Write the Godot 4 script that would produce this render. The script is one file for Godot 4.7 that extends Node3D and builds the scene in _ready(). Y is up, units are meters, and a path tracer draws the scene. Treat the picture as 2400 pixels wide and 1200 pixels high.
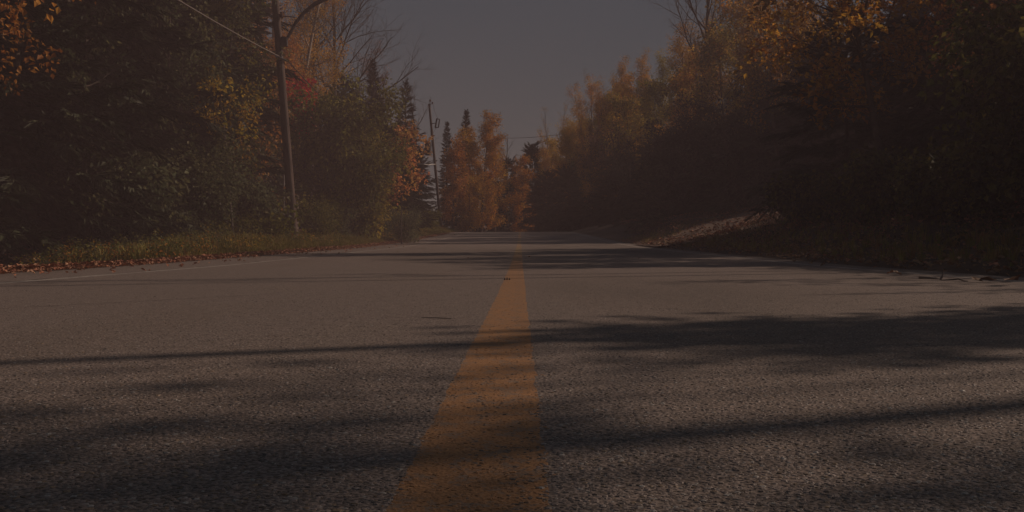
extends Node3D
# An autumn country road seen from just above the asphalt. x is to the right of the camera, d = -z is the distance along the road.

class Geo:
	var v := PackedVector3Array()
	var n := PackedVector3Array()
	var u := PackedVector2Array()
	var c := PackedColorArray()
	var i := PackedInt32Array()
	func vert(p: Vector3, nn: Vector3, uv := Vector2.ZERO, col := Color.WHITE) -> int:
		v.append(p); n.append(nn); u.append(uv); c.append(col)
		return v.size() - 1
	func tri(a: int, b: int, d: int) -> void:
		i.append(a); i.append(b); i.append(d)
	func face(a: Vector3, b: Vector3, d: Vector3, col := Color.WHITE) -> void:
		var nn := (d - a).cross(b - a).normalized()
		var k := vert(a, nn, Vector2(a.x, a.z), col)
		vert(b, nn, Vector2(b.x, b.z), col); vert(d, nn, Vector2(d.x, d.z), col)
		tri(k, k + 1, k + 2)
	# a tube of rings along points p with radii r
	func tube(p: PackedVector3Array, r: PackedFloat32Array, sides: int, cap := false, col := Color.WHITE) -> void:
		var first := v.size()
		var side := Vector3.RIGHT
		var along := 0.0
		for k in p.size():
			var t := (p[mini(k + 1, p.size() - 1)] - p[maxi(k - 1, 0)]).normalized()
			if absf(t.dot(side)) > 0.95:
				side = Vector3.FORWARD if absf(t.z) < 0.8 else Vector3.RIGHT
			var a := t.cross(side).normalized()
			side = a.cross(t).normalized()
			if k > 0: along += p[k].distance_to(p[k - 1])
			for s in sides + 1:
				var w := TAU * s / sides
				var nn := a * cos(w) + side * sin(w)
				vert(p[k] + nn * r[k], nn, Vector2(float(s) / sides, along), col)
		for k in p.size() - 1:
			for s in sides:
				var q := first + k * (sides + 1) + s
				tri(q, q + 1, q + sides + 1)
				tri(q + 1, q + sides + 2, q + sides + 1)
		if cap:
			for e in [0, p.size() - 1]:
				var t := (p[0] - p[1]).normalized() if e == 0 else (p[e] - p[e - 1]).normalized()
				var m := vert(p[e], t, Vector2.ZERO, col)
				for s in sides:
					var q0: int = first + e * (sides + 1) + s
					var a := vert(v[q0], t, Vector2.ZERO, col)
					var b := vert(v[q0 + 1], t, Vector2.ZERO, col)
					if e == 0: tri(m, b, a)
					else: tri(m, a, b)
	func box(at: Vector3, size: Vector3, basis := Basis.IDENTITY, col := Color.WHITE) -> void:
		for ax in 3:
			for sg in [-1.0, 1.0]:
				var nn := Vector3.ZERO; nn[ax] = sg
				var a := Vector3.ZERO; a[(ax + 1) % 3] = 1.0
				var b := nn.cross(a)
				var q := []
				for k in [[-1, -1], [1, -1], [1, 1], [-1, 1]]:
					q.append(vert(at + basis * ((nn + a * k[0] + b * k[1]) * size * 0.5), basis * nn, Vector2(k[0], k[1]), col))
				tri(q[0], q[2], q[1]); tri(q[0], q[3], q[2])
	func mesh() -> ArrayMesh:
		var a := []
		a.resize(Mesh.ARRAY_MAX)
		a[Mesh.ARRAY_VERTEX] = v; a[Mesh.ARRAY_NORMAL] = n; a[Mesh.ARRAY_TEX_UV] = u; a[Mesh.ARRAY_COLOR] = c; a[Mesh.ARRAY_INDEX] = i
		var m := ArrayMesh.new()
		m.add_surface_from_arrays(Mesh.PRIMITIVE_TRIANGLES, a)
		return m

class Cloud:                                     # places and colours of many copies
	var t: Array[Transform3D] = []
	var c: Array[Color] = []
	func add(tr: Transform3D, col: Color) -> void:
		t.append(tr); c.append(col)

var rng := RandomNumberGenerator.new()
var rough := FastNoiseLite.new()
var used := {}
var M := {}
var LEAF := {}

const PROFILE := [[-30.0, 0.0], [0.0, 0.0], [4.0, 0.004], [6.0, 0.016], [8.0, 0.034], [10.5, 0.058], [14.0, 0.115], [20.0, 0.215], [27.0, 0.345], [34.0, 0.53], [42.0, 0.79], [50.0, 1.05], [60.0, 1.385], [67.0, 1.57], [72.0, 1.675], [78.0, 1.72], [86.0, 1.69], [100.0, 1.5], [120.0, 1.0], [150.0, 0.2], [200.0, -0.5], [600.0, -0.5]]
const LEFT_EDGE := -4.35
const RIGHT_EDGE := 3.72

# ---------------------------------------------------------------- helpers
func numbered(called: String) -> String:
	if not used.has(called):
		used[called] = 0
		return called
	used[called] += 1
	return "%s_%03d" % [called, used[called]]

func thing(called: String, label: String, category: String, at := Vector3.ZERO, group := "") -> Node3D:
	var o := Node3D.new()
	o.name = numbered(called)
	add_child(o)
	o.position = at
	o.set_meta("label", label); o.set_meta("category", category)
	if group: o.set_meta("group", group)
	return o

func part(called: String, m: Mesh, mat: Material, parent: Node3D) -> MeshInstance3D:
	var o := MeshInstance3D.new()
	o.name = numbered(called) if parent == self else called
	o.mesh = m
	o.material_override = mat
	parent.add_child(o, true)
	return o

func many(called: String, m: Mesh, mat: Material, cl: Cloud, parent: Node3D, stuff := false) -> void:
	if cl.t.is_empty(): return
	var mm := MultiMesh.new()
	mm.transform_format = MultiMesh.TRANSFORM_3D
	mm.use_colors = true
	mm.mesh = m
	mm.instance_count = cl.t.size()
	for k in cl.t.size():
		mm.set_instance_transform(k, cl.t[k])
		mm.set_instance_color(k, cl.c[k])
	var o := MultiMeshInstance3D.new()
	o.name = called
	o.multimesh = mm
	o.material_override = mat
	parent.add_child(o, true)
	if stuff: o.set_meta("kind", "stuff")

func structure(called: String, m: Mesh, mat: Material, parent: Node3D) -> MeshInstance3D:
	var o := part(called, m, mat, parent)
	if parent == self: o.set_meta("kind", "structure")
	return o

var heights := PackedFloat32Array()

func road_y(d: float) -> float:                  # read from a table that is filled once
	if heights.is_empty():
		for k in 6301: heights.append(profile(k * 0.1 - 30.0))
	var x := clampf((d + 30.0) * 10.0, 0.0, 6299.0)
	var k := int(x)
	return lerpf(heights[k], heights[k + 1], x - k) if d > -30.0 else 0.0

func profile(d: float) -> float:
	var k := 1
	while k < PROFILE.size() - 2 and PROFILE[k][0] <= d: k += 1
	var a: Array = PROFILE[k - 1]
	var b: Array = PROFILE[k]
	var sl = func(j: int) -> float:
		var lo: Array = PROFILE[maxi(j - 1, 0)]
		var hi: Array = PROFILE[mini(j + 1, PROFILE.size() - 1)]
		return (hi[1] - lo[1]) / (hi[0] - lo[0])
	var w: float = b[0] - a[0]
	var t := clampf((d - a[0]) / w, 0.0, 1.0)
	var m0: float = sl.call(k - 1) * w
	var m1: float = sl.call(k) * w
	return (2 * t * t * t - 3 * t * t + 1) * a[1] + (t * t * t - 2 * t * t + t) * m0 + (-2 * t * t * t + 3 * t * t) * b[1] + (t * t * t - t * t) * m1

func drive_mid(d: float) -> float:              # the middle of the gravel drive, right of the road
	return 3.0 + maxf(0.0, d - 25.5) * 0.72 + pow(maxf(0.0, d - 30.0), 2.0) * 0.012

func ground_y(x: float, d: float) -> float:
	var y := road_y(d)
	var bumps := rough.get_noise_2d(x * 3.0, d * 3.0)
	if x < LEFT_EDGE:
		var o := LEFT_EDGE - x
		y += minf(o * lerpf(-0.11, 0.05, smoothstep(11.0, 20.0, d)), 0.5) * (1.0 if o < 6.0 else 6.0 / o) + bumps * 0.12 * clampf(o / 1.5, 0.0, 1.0) + 0.01
	elif x > RIGHT_EDGE:
		var o := x - RIGHT_EDGE
		y += minf(o * 0.165, 3.0) + 0.004
		var bank := exp(-pow((d - 17.0) / 6.5, 2.0)) * 0.12 * smoothstep(0.5, 2.5, o)
		var off := absf(x - drive_mid(d)) if d > 24.0 else 9.0
		y += 0.3 * smoothstep(25.5, 36.0, d) * smoothstep(0.3, 3.0, o)
		y += (bumps * 0.16 * clampf(o / 1.5, 0.0, 1.0) + bank) * smoothstep(2.1, 3.2, off)
	else:
		y -= 0.06
	return y

func at(x: float, d: float, up := 0.0) -> Vector3:
	return Vector3(x, ground_y(x, d) + up, -d)

func rf(a: float, b: float) -> float: return rng.randf_range(a, b)

func rdir() -> Vector3:
	return Vector3(rng.randfn(), rng.randfn(), rng.randfn()).normalized()

func mix_color(list: Array) -> Color:
	var a: Color = list[rng.randi() % list.size()]
	var b: Color = list[rng.randi() % list.size()]
	var c := a.lerp(b, rng.randf())
	var k := rf(0.75, 1.25)
	return Color(c.r * k, c.g * k, c.b * k)

# ---------------------------------------------------------------- textures
func noise(kind: int, freq: float, sd: int, oct := 3) -> FastNoiseLite:
	var f := FastNoiseLite.new()
	f.noise_type = kind; f.frequency = freq; f.seed = sd; f.fractal_octaves = oct
	return f

func bark_texture(a: Color, b: Color, sx: float, sy: float, sd: int) -> ImageTexture:
	var im := Image.create(256, 256, false, Image.FORMAT_RGB8)
	var f := noise(FastNoiseLite.TYPE_SIMPLEX, 0.05, sd, 4)
	for y in 256:
		for x in 256:
			var w := TAU * x / 256.0
			var t := clampf(0.5 + 0.75 * f.get_noise_3d(cos(w) * sx, sin(w) * sx, y * sy), 0.0, 1.0)
			im.set_pixel(x, y, a.lerp(b, t).linear_to_srgb())
	return ImageTexture.create_from_image(im)

func asphalt_images(base: Color, light: Color, dark: Color, gap: float, wear: float, wear_color: Color, sd: int) -> Array:
	var n := 1024
	var cell := noise(FastNoiseLite.TYPE_CELLULAR, 0.16, sd)
	cell.fractal_type = FastNoiseLite.FRACTAL_NONE
	cell.cellular_jitter = 1.0
	cell.cellular_return_type = FastNoiseLite.RETURN_CELL_VALUE
	var ci := cell.get_seamless_image(n, n, false, false, 0.02)
	cell.cellular_return_type = FastNoiseLite.RETURN_DISTANCE
	var di := cell.get_seamless_image(n, n, true, false, 0.02)
	var fi := noise(FastNoiseLite.TYPE_SIMPLEX, 0.012, sd + 1, 4).get_seamless_image(n, n, false, false, 0.2)
	ci.convert(Image.FORMAT_L8); di.convert(Image.FORMAT_L8); fi.convert(Image.FORMAT_L8)
	var cb := ci.get_data()
	var db := di.get_data()
	var fb := fi.get_data()
	var out := PackedByteArray()
	out.resize(n * n * 3)
	var tall := PackedByteArray()
	tall.resize(n * n)
	for k in n * n:
		var cv := cb[k] / 255.0
		var dv := db[k] / 255.0
		var fv := fb[k] / 255.0
		var col := base.lerp(dark, clampf((0.4 - cv) * 2.0, 0.0, 1.0)) if cv < 0.4 else base.lerp(light, clampf((cv - 0.55) * 1.9, 0.0, 1.0))
		var pit := clampf((dv - gap) * 3.5, 0.0, 1.0)
		col = col.lerp(dark * 0.5, pit * 0.8)
		if wear > 0.0:
			col = col.lerp(wear_color, clampf((fv + cv * 0.5 - 1.0 + wear) * 5.0, 0.0, 1.0))
		else:
			col = col * (0.85 + 0.3 * fv)
		col = col.linear_to_srgb()
		out[k * 3] = int(clampf(col.r, 0, 1) * 255); out[k * 3 + 1] = int(clampf(col.g, 0, 1) * 255); out[k * 3 + 2] = int(clampf(col.b, 0, 1) * 255)
		tall[k] = int(clampf((1.0 - dv) * 0.7 + cv * 0.3, 0.0, 1.0) * 255)
	var color := Image.create_from_data(n, n, false, Image.FORMAT_RGB8, out)
	var bump := Image.create_from_data(n, n, false, Image.FORMAT_L8, tall)
	bump.convert(Image.FORMAT_RGBA8)
	bump.bump_map_to_normal_map(4.0)
	return [ImageTexture.create_from_image(color), ImageTexture.create_from_image(bump)]

func plain(c: Color, r := 0.85, vc := false) -> StandardMaterial3D:
	var m := StandardMaterial3D.new()
	m.albedo_color = c.linear_to_srgb()
	m.roughness = r
	m.metallic_specular = 0.4
	m.vertex_color_use_as_albedo = vc
	return m

func leafy(back: float, r := 0.55) -> StandardMaterial3D:
	var m := plain(Color(1, 1, 1), r, true)
	m.cull_mode = BaseMaterial3D.CULL_DISABLED
	m.backlight_enabled = back > 0.0
	m.backlight = Color(back, back, back)
	m.metallic_specular = 0.3
	return m

func make_materials() -> void:
	var a := asphalt_images(Color(0.222, 0.172, 0.147), Color(0.31, 0.25, 0.22), Color(0.15, 0.118, 0.10), 0.52, 0.0, Color.BLACK, 5)
	var road := plain(Color(1, 1, 1), 0.8, true)
	road.albedo_texture = a[0]
	road.normal_enabled = true; road.normal_texture = a[1]; road.normal_scale = 0.35
	M.asphalt = road
	var y := asphalt_images(Color(0.345, 0.178, 0.08), Color(0.40, 0.21, 0.095), Color(0.29, 0.15, 0.068), 0.66, 0.2, Color(0.23, 0.15, 0.10), 9)
	var yellow := plain(Color(1, 1, 1), 0.75, true)
	yellow.albedo_texture = y[0]
	yellow.normal_enabled = true; yellow.normal_texture = a[1]; yellow.normal_scale = 0.4
	M.yellow = yellow
	var w := asphalt_images(Color(0.46, 0.40, 0.34), Color(0.52, 0.46, 0.40), Color(0.33, 0.29, 0.25), 0.6, 0.4, Color(0.24, 0.21, 0.19), 13)
	var white := plain(Color(1, 1, 1), 0.8)
	white.albedo_texture = w[0]
	M.white = white
	M.stone = plain(Color(1, 1, 1), 0.62, true)
	M.stone.metallic_specular = 0.5
	var soil := plain(Color(1, 1, 1), 0.95, true)
	soil.albedo_texture = bark_texture(Color(0.035, 0.024, 0.015), Color(0.10, 0.065, 0.038), 40.0, 1.0, 31)
	M.soil = soil
	var gravel := plain(Color(1, 1, 1), 0.9, true)
	gravel.albedo_texture = a[0]
	gravel.albedo_color = Color(0.86, 0.77, 0.68)
	M.gravel = gravel
	M.bark = plain(Color(1, 1, 1), 0.9)
	M.bark.albedo_texture = bark_texture(Color(0.045, 0.035, 0.028), Color(0.13, 0.1, 0.075), 9.0, 0.25, 41)
	M.grey_bark = plain(Color(1, 1, 1), 0.9)
	M.grey_bark.albedo_texture = bark_texture(Color(0.10, 0.085, 0.075), Color(0.20, 0.165, 0.14), 9.0, 0.3, 43)
	M.pale_bark = plain(Color(1, 1, 1), 0.8)
	M.pale_bark.albedo_texture = bark_texture(Color(0.2, 0.15, 0.11), Color(0.42, 0.36, 0.3), 3.0, 1.2, 47)
	M.pole = plain(Color(1, 1, 1), 0.85)
	M.pole.albedo_texture = bark_texture(Color(0.05, 0.033, 0.026), Color(0.14, 0.095, 0.075), 24.0, 0.12, 53)
	M.steel = plain(Color(0.22, 0.2, 0.19), 0.5)
	M.steel.metallic = 0.5
	M.dark_steel = plain(Color(0.05, 0.045, 0.045), 0.55)
	M.tar = plain(Color(0.04, 0.033, 0.03), 0.9)
	M.tar.cull_mode = BaseMaterial3D.CULL_DISABLED
	M.cable = plain(Color(0.26, 0.22, 0.20), 0.55)
	M.pale_cable = plain(Color(0.55, 0.5, 0.46), 0.5)
	M.black_cable = plain(Color(0.03, 0.03, 0.03), 0.6)
	M.ceramic = plain(Color(0.12, 0.07, 0.05), 0.25)
	M.leaf = leafy(0.95)
	M.needle = leafy(0.15, 0.6)
	M.grass = leafy(0.6, 0.6)
	M.litter = leafy(0.25, 0.75)

# ---------------------------------------------------------------- leaves, sprays, tufts
func leaf_shape(g: Geo, p: Vector3, dir: Vector3, up: Vector3, l: float, w: float, col: Color) -> void:
	var s := dir.cross(up).normalized() * w
	var fold := up * (w * 0.35)
	var tip := p + dir * l - up * l * 0.12
	var mid := p + dir * l * 0.42
	g.face(p, mid + s + fold, tip, col)
	g.face(p, tip, mid - s + fold, col)

func leaf_cluster(count: int, radius: float, l: float, sd: int) -> ArrayMesh:
	rng.seed = sd
	var g := Geo.new()
	for k in count:
		var p := rdir() * radius * pow(rng.randf(), 0.5)
		var dir := (p.normalized() * 0.7 + rdir() * 0.8 + Vector3(0, -0.35, 0)).normalized()
		var up := (Vector3.UP + rdir() * 0.9).normalized()
		up = (up - dir * up.dot(dir)).normalized()
		var sh := rf(0.65, 1.3)
		leaf_shape(g, p, dir, up, l * rf(0.7, 1.2), l * rf(0.3, 0.42), Color(sh, sh * rf(0.9, 1.1), sh))
	return g.mesh()

func spray(sd: int, l: float) -> ArrayMesh:      # a flat, drooping conifer branch end along +x
	rng.seed = sd
	var g := Geo.new()
	var n := 13
	for k in n:
		var t := (k + 0.5) / n
		for side in [-1.0, 1.0]:
			var p := Vector3(l * t * 0.85, -0.16 * l * t * t + rf(-0.01, 0.01), 0.0)
			var dir := Vector3(0.8 + 0.4 * t, rf(-0.4, 0.15), side * (0.9 - 0.5 * t) * rf(0.7, 1.2)).normalized()
			var ll := l * (0.40 - 0.2 * t) * rf(0.6, 1.25)
			var up := (Vector3.UP + rdir() * 0.6).normalized()
			var sh := rf(0.6, 1.45)
			leaf_shape(g, p, dir, up, ll, ll * 0.12 + 0.005, Color(sh, sh, sh * rf(0.9, 1.1)))
			if k % 2 == 0:
				var e := p + dir * ll * 0.5
				leaf_shape(g, e, (dir + Vector3(0.5, rf(-0.3, 0.2), side * rf(-0.6, 0.8))).normalized(), up, ll * 0.6, ll * 0.09 + 0.004, Color(sh, sh, sh))
	return g.mesh()

func tuft(sd: int, blades: int, h: float) -> ArrayMesh:
	rng.seed = sd
	var g := Geo.new()
	for k in blades:
		var a := rf(0, TAU)
		var o := Vector3(cos(a), 0, sin(a))
		var b := Vector3(-o.z, 0, o.x)
		var p := o * rf(0, 0.09)
		var hh := h * rf(0.5, 1.15)
		var lean := rf(0.1, 0.8)
		var w := rf(0.004, 0.008)
		var m := p + Vector3(0, hh * 0.6, 0) + o * lean * hh * 0.25
		var e := p + Vector3(0, hh * rf(0.75, 1.0), 0) + o * lean * hh * 0.8
		var sh := rf(0.6, 1.4)
		var col := Color(sh, sh * rf(0.85, 1.05), sh * 0.9)
		g.face(p - b * w, m - b * w, p + b * w, col)
		g.face(p + b * w, m - b * w, m + b * w, col)
		g.face(m - b * w, e, m + b * w, col)
	return g.mesh()

func dry_leaf(sd: int) -> ArrayMesh:              # a curled fallen leaf, 10 cm, with lobes
	rng.seed = sd
	var g := Geo.new()
	var rim := []
	for k in 9:
		var a := TAU * k / 9.0
		var r := (0.05 if k % 2 == 0 else 0.031) * rf(0.85, 1.15)
		rim.append(Vector3(cos(a) * r, 0.018 * pow(absf(sin(a)), 2.0) + rf(-0.004, 0.012), sin(a) * r * 0.8))
	for k in 9:
		var sh := rf(0.8, 1.2)
		g.face(Vector3(0, 0.002, 0), rim[k], rim[(k + 1) % 9], Color(sh, sh, sh))
	return g.mesh()

func pebble(sd: int) -> ArrayMesh:
	rng.seed = sd
	var g := Geo.new()
	var ring := []
	for k in 6:
		var a := TAU * k / 6.0 + rf(-0.25, 0.25)
		ring.append(Vector3(cos(a) * rf(0.75, 1.1), 0.0, sin(a) * rf(0.75, 1.1)))
	var up := []
	for k in 6:
		up.append(ring[k] * rf(0.45, 0.75) + Vector3(0, rf(0.5, 0.8), 0))
	for k in 6:
		var j := (k + 1) % 6
		g.face(ring[k] + Vector3(0, -0.5, 0), up[k], ring[j] + Vector3(0, -0.5, 0))
		g.face(ring[j] + Vector3(0, -0.5, 0), up[k], up[j])
		g.face(up[k], Vector3(rf(-0.1, 0.1), 0.82, rf(-0.1, 0.1)), up[j])
	return g.mesh()

func make_leaves() -> void:
	LEAF.fine = leaf_cluster(22, 0.30, 0.075, 101)
	LEAF.medium = leaf_cluster(17, 0.30, 0.105, 102)
	LEAF.large = leaf_cluster(10, 0.30, 0.15, 103)
	LEAF.spray = spray(104, 0.6)
	LEAF.long_spray = spray(105, 0.6)

# ---------------------------------------------------------------- trees
func wander(a: Vector3, dir: Vector3, l: float, r0: float, r1: float, seg: int, bend: float, lift: float) -> Array:
	var p := PackedVector3Array([a])
	var r := PackedFloat32Array([r0])
	var q := a
	for k in seg:
		dir = (dir + rdir() * bend + Vector3(0, lift, 0)).normalized()
		q += dir * l / seg
		p.append(q)
		r.append(lerpf(r0, r1, float(k + 1) / seg))
	return [p, r]

func along(p: PackedVector3Array, t: float) -> Array:
	var x := clampf(t, 0.0, 0.9999) * (p.size() - 1)
	var k := int(x)
	return [p[k].lerp(p[k + 1], x - k), (p[k + 1] - p[k]).normalized()]

func away(dir: Vector3, angle: float, turn: float) -> Vector3:
	var s := dir.cross(Vector3.RIGHT if absf(dir.x) < 0.8 else Vector3.UP).normalized()
	return dir.rotated(s, angle).rotated(dir, turn).normalized()

# o: h, spread, r, low (share of the trunk that is bare), kids [..], angle, levels, leaf (clusters per twig), shape, colors, lift, lean
func limb(g: Geo, a: Vector3, dir: Vector3, l: float, r: float, level: int, o: Dictionary, tips: Array) -> void:
	var last: int = o.levels
	var seg: int = [8, 5, 4, 3, 2][level]
	var w := wander(a, dir, l, r, r * (0.22 if level < last else 0.35), seg, [0.05, 0.13, 0.2, 0.25, 0.25][level] * o.get("bend", 1.0), 0.0 if level == 0 else o.get("lift", 0.06))
	g.tube(w[0], w[1], [8, 5, 4, 3, 3][level])
	if level >= last:
		tips.append([w[0], l])
		return
	var n: int = o.kids[level]
	var from: float = o.low if level == 0 else 0.18
	var turn := rf(0, TAU)
	for k in n:
		var t := from + (1.0 - from) * (k + rf(0.1, 0.9)) / n
		var q := along(w[0], t)
		turn += 2.4 + rf(-0.5, 0.5)
		var ang: float = o.angle[level] * rf(0.75, 1.25)
		var cl: float
		if level == 0:
			var s := (t - from) / (1.0 - from)
			match o.get("shape", "round"):
				"round": cl = o.spread * (0.45 + 1.0 * sqrt(maxf(0.0, s * (1.0 - s)))) * rf(0.7, 1.15)
				"column": cl = o.spread * (1.0 - 0.55 * s) * rf(0.7, 1.2)
				"vase": cl = o.spread * (1.25 - 0.6 * s) * rf(0.7, 1.2)
				_: cl = o.spread * rf(0.7, 1.2)
			ang *= 1.15 - 0.5 * s
		else:
			cl = l * o.get("ratio", 0.5) * rf(0.6, 1.2) * (1.1 - 0.5 * t)
		var rr := minf(lerpf(r, r * 0.22, t) * 0.6, 0.02 * cl + o.get("twig", 0.004))
		limb(g, q[0], away(q[1], ang, turn), cl, rr, level + 1, o, tips)
	tips.append([w[0].slice(-3), l / seg * 2.0])

func broadleaf(called: String, x: float, d: float, top: float, o: Dictionary, label: String, group := "", category := "tree") -> Node3D:
	rng.seed = hash(label) + int(absf(x) * 100.0)
	var base := at(x, d, -0.08)
	var h := top - base.y
	var root := thing(called, label, category, base, group)
	var g := Geo.new()
	var tips := []
	var stems: int = o.get("stems", 1)
	for s in stems:
		var lean: Vector3 = o.get("lean", Vector3.ZERO)
		if stems > 1:
			var a := TAU * (s + rf(-0.3, 0.3)) / stems
			lean += Vector3(cos(a), 0, sin(a)) * o.get("splay", 0.15) * rf(0.6, 1.3)
		var foot := Vector3(lean.x, 0, lean.z) * (0.5 if stems > 1 else 0.0)
		var hh := h * (1.0 if s == 0 else rf(0.75, 1.0))
		limb(g, foot, (Vector3.UP + lean).normalized(), hh, o.get("r", h * 0.012), 0, o, tips)
	part("trunk", g.mesh(), M[o.get("bark", "bark")], root)
	if o.get("leaf", 0.0) > 0.0:
		var cl := Cloud.new()
		var size: float = o.get("size", 1.0)
		var bare: float = o.get("bare_top", 2.0)
		for tip in tips:
			var n: float = o.leaf * tip[1]
			var k := int(n) + (1 if rng.randf() < n - int(n) else 0)
			var tone := rf(0.5, 1.4)
			var pick := rng.randi()
			for j in k:
				var q: Vector3 = along(tip[0], rf(0.15, 1.0))[0] + rdir() * 0.16 * size
				if q.y / h > bare and rng.randf() < 0.8: continue
				var s := size * rf(0.6, 1.25)
				var b := Basis.from_euler(Vector3(rf(-0.6, 0.6), rf(0, TAU), rf(-0.6, 0.6))).scaled(Vector3(s, s, s))
				var cs: Array = o.colors
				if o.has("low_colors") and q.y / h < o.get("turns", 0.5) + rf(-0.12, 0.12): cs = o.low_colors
				var c0: Color = cs[pick % cs.size()]
				c0 = c0.lerp(mix_color(cs), 0.35)
				cl.add(Transform3D(b, q), Color(c0.r * tone, c0.g * tone, c0.b * tone))
		many("crown", LEAF[o.get("kind", "fine")], M.needle if o.has("shade_leaf") else M.leaf, cl, root, true)
	return root

# o: spread, low, droop, gap (metres between whorls), colors, power
func conifer(called: String, x: float, d: float, top: float, o: Dictionary, label: String, group := "") -> Node3D:
	rng.seed = hash(label) + int(absf(x) * 100.0)
	var base := at(x, d, -0.08)
	var h := top - base.y
	var root := thing(called, label, "tree", base, group)
	var g := Geo.new()
	var w := wander(Vector3.ZERO, (Vector3.UP + Vector3(rf(-0.02, 0.02), 0, rf(-0.02, 0.02))), h, o.get("r", h * 0.014), 0.008, 9, 0.012, 0.01)
	g.tube(w[0], w[1], 8)
	var cl := Cloud.new()
	var y: float = o.get("low", 0.03) * h
	var turn := rf(0, TAU)
	var size: float = o.get("size", 1.0)
	var droop: float = o.get("droop", 0.25)
	while y < h * 0.985:
		var s := y / h
		var reach: float = o.spread * pow(1.0 - s, o.get("power", 0.8)) * rf(0.8, 1.12) + 0.06
		var n: int = maxi(3, int(o.get("count", 6) * (1.0 - 0.4 * s)))
		for k in n:
			turn += TAU / n + rf(-0.35, 0.35)
			var len := reach * rf(0.65, 1.15)
			var q := along(w[0], clampf(s + rf(-0.5, 0.5) * o.get("gap", 0.35) / h, 0.01, 0.99))
			var out := Vector3(cos(turn), 0, sin(turn))
			var dir := (out + Vector3(0, lerpf(-droop, 0.9, pow(s, 2.5)) + rf(-0.12, 0.12), 0)).normalized()
			var b := wander(q[0], dir, len, 0.008 + len * 0.011, 0.003, 3, 0.08, 0.05)
			g.tube(b[0], b[1], 3)
			var m := maxi(2, int(len / (o.get("step", 0.28) * size * clampf(0.35 + len * 0.42, 0.5, 1.0))))
			for j in m:
				var t := (j + 1.0) / m
				var z := along(b[0], t * 0.92)
				for e in (2 if t > 0.3 else 1):
					var sc := size * rf(0.7, 1.2) * clampf(0.35 + len * 0.42, 0.4, 1.0)
					var bx := away(z[1], rf(0.0, 0.5), rf(0, TAU))
					var bz := bx.cross(Vector3.UP).normalized()
					var by := bz.cross(bx).normalized()
					cl.add(Transform3D(Basis(bx, by, bz).rotated(bx, rf(-0.5, 0.5)).scaled(Vector3(sc, sc, sc)), z[0]), mix_color(o.colors))
		y += o.get("gap", 0.35) * rf(0.75, 1.25) * (1.0 - 0.6 * s)
	for k in 4:
		var sc := 0.45 * size
		cl.add(Transform3D(Basis(Vector3.UP, Vector3.RIGHT, Vector3.FORWARD).rotated(Vector3.UP, k * 1.6).scaled(Vector3(sc, sc, sc)), Vector3(0, h * 0.97, 0) + Vector3(w[0][-1].x, 0, w[0][-1].z)), mix_color(o.colors))
	part("trunk", g.mesh(), M.bark, root)
	many("crown", LEAF.spray, M.needle, cl, root, true)
	return root

# ---------------------------------------------------------------- the place
func strip(x0: float, x1: float, ds: PackedFloat32Array, cols: int, lift: float, tile: float, ragged := 0.0, paint := false) -> ArrayMesh:
	var g := Geo.new()
	for k in ds.size():
		for j in cols + 1:
			var x := lerpf(x0, x1, float(j) / cols)
			if (j == 0 or j == cols) and x > LEFT_EDGE + 0.1 and x < RIGHT_EDGE - 0.1:
				x += rough.get_noise_2d(ds[k] * 700.0 + x * 900.0, x * 400.0) * 0.005 + rough.get_noise_2d(ds[k] * 90.0, x * 300.0) * 0.006
			if ragged > 0.0 and (j == 0 or j == cols):
				x += rough.get_noise_2d(ds[k] * 22.0, x0 * 50.0 + j * 30.0) * ragged
			var e := 0.05
			var nn := Vector3(0, 1, (road_y(ds[k] + e) - road_y(ds[k] - e)) / (2 * e)).normalized()
			var patch := 1.0 + 0.34 * rough.get_noise_2d(x * 4.0 + 70.0, ds[k] * 2.2) + 0.22 * rough.get_noise_2d(x * 17.0, ds[k] * 3.0 + 90.0)
			var wheel := 1.0 + 0.06 * cos((absf(x + 0.05) - 1.7) * 3.6)
			var t := patch * wheel
			var tint := Color(t, t * 0.99, t * 0.97)
			if paint:                                # the paint is worn thinner further up the road
				tint = tint.lerp(Color(t * 0.70, t * 1.13, t * 2.2), 0.55 * smoothstep(5.0, 24.0, ds[k]) + 0.12 * rough.get_noise_2d(ds[k] * 12.0, 5.0))
			g.vert(Vector3(x, road_y(ds[k]) + lift, -ds[k]), nn, Vector2(x, ds[k]) / tile, tint)
	for k in ds.size() - 1:
		for j in cols:
			var q := k * (cols + 1) + j
			g.tri(q, q + cols + 1, q + 1)
			g.tri(q + 1, q + cols + 1, q + cols + 2)
	return g.mesh()

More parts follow.
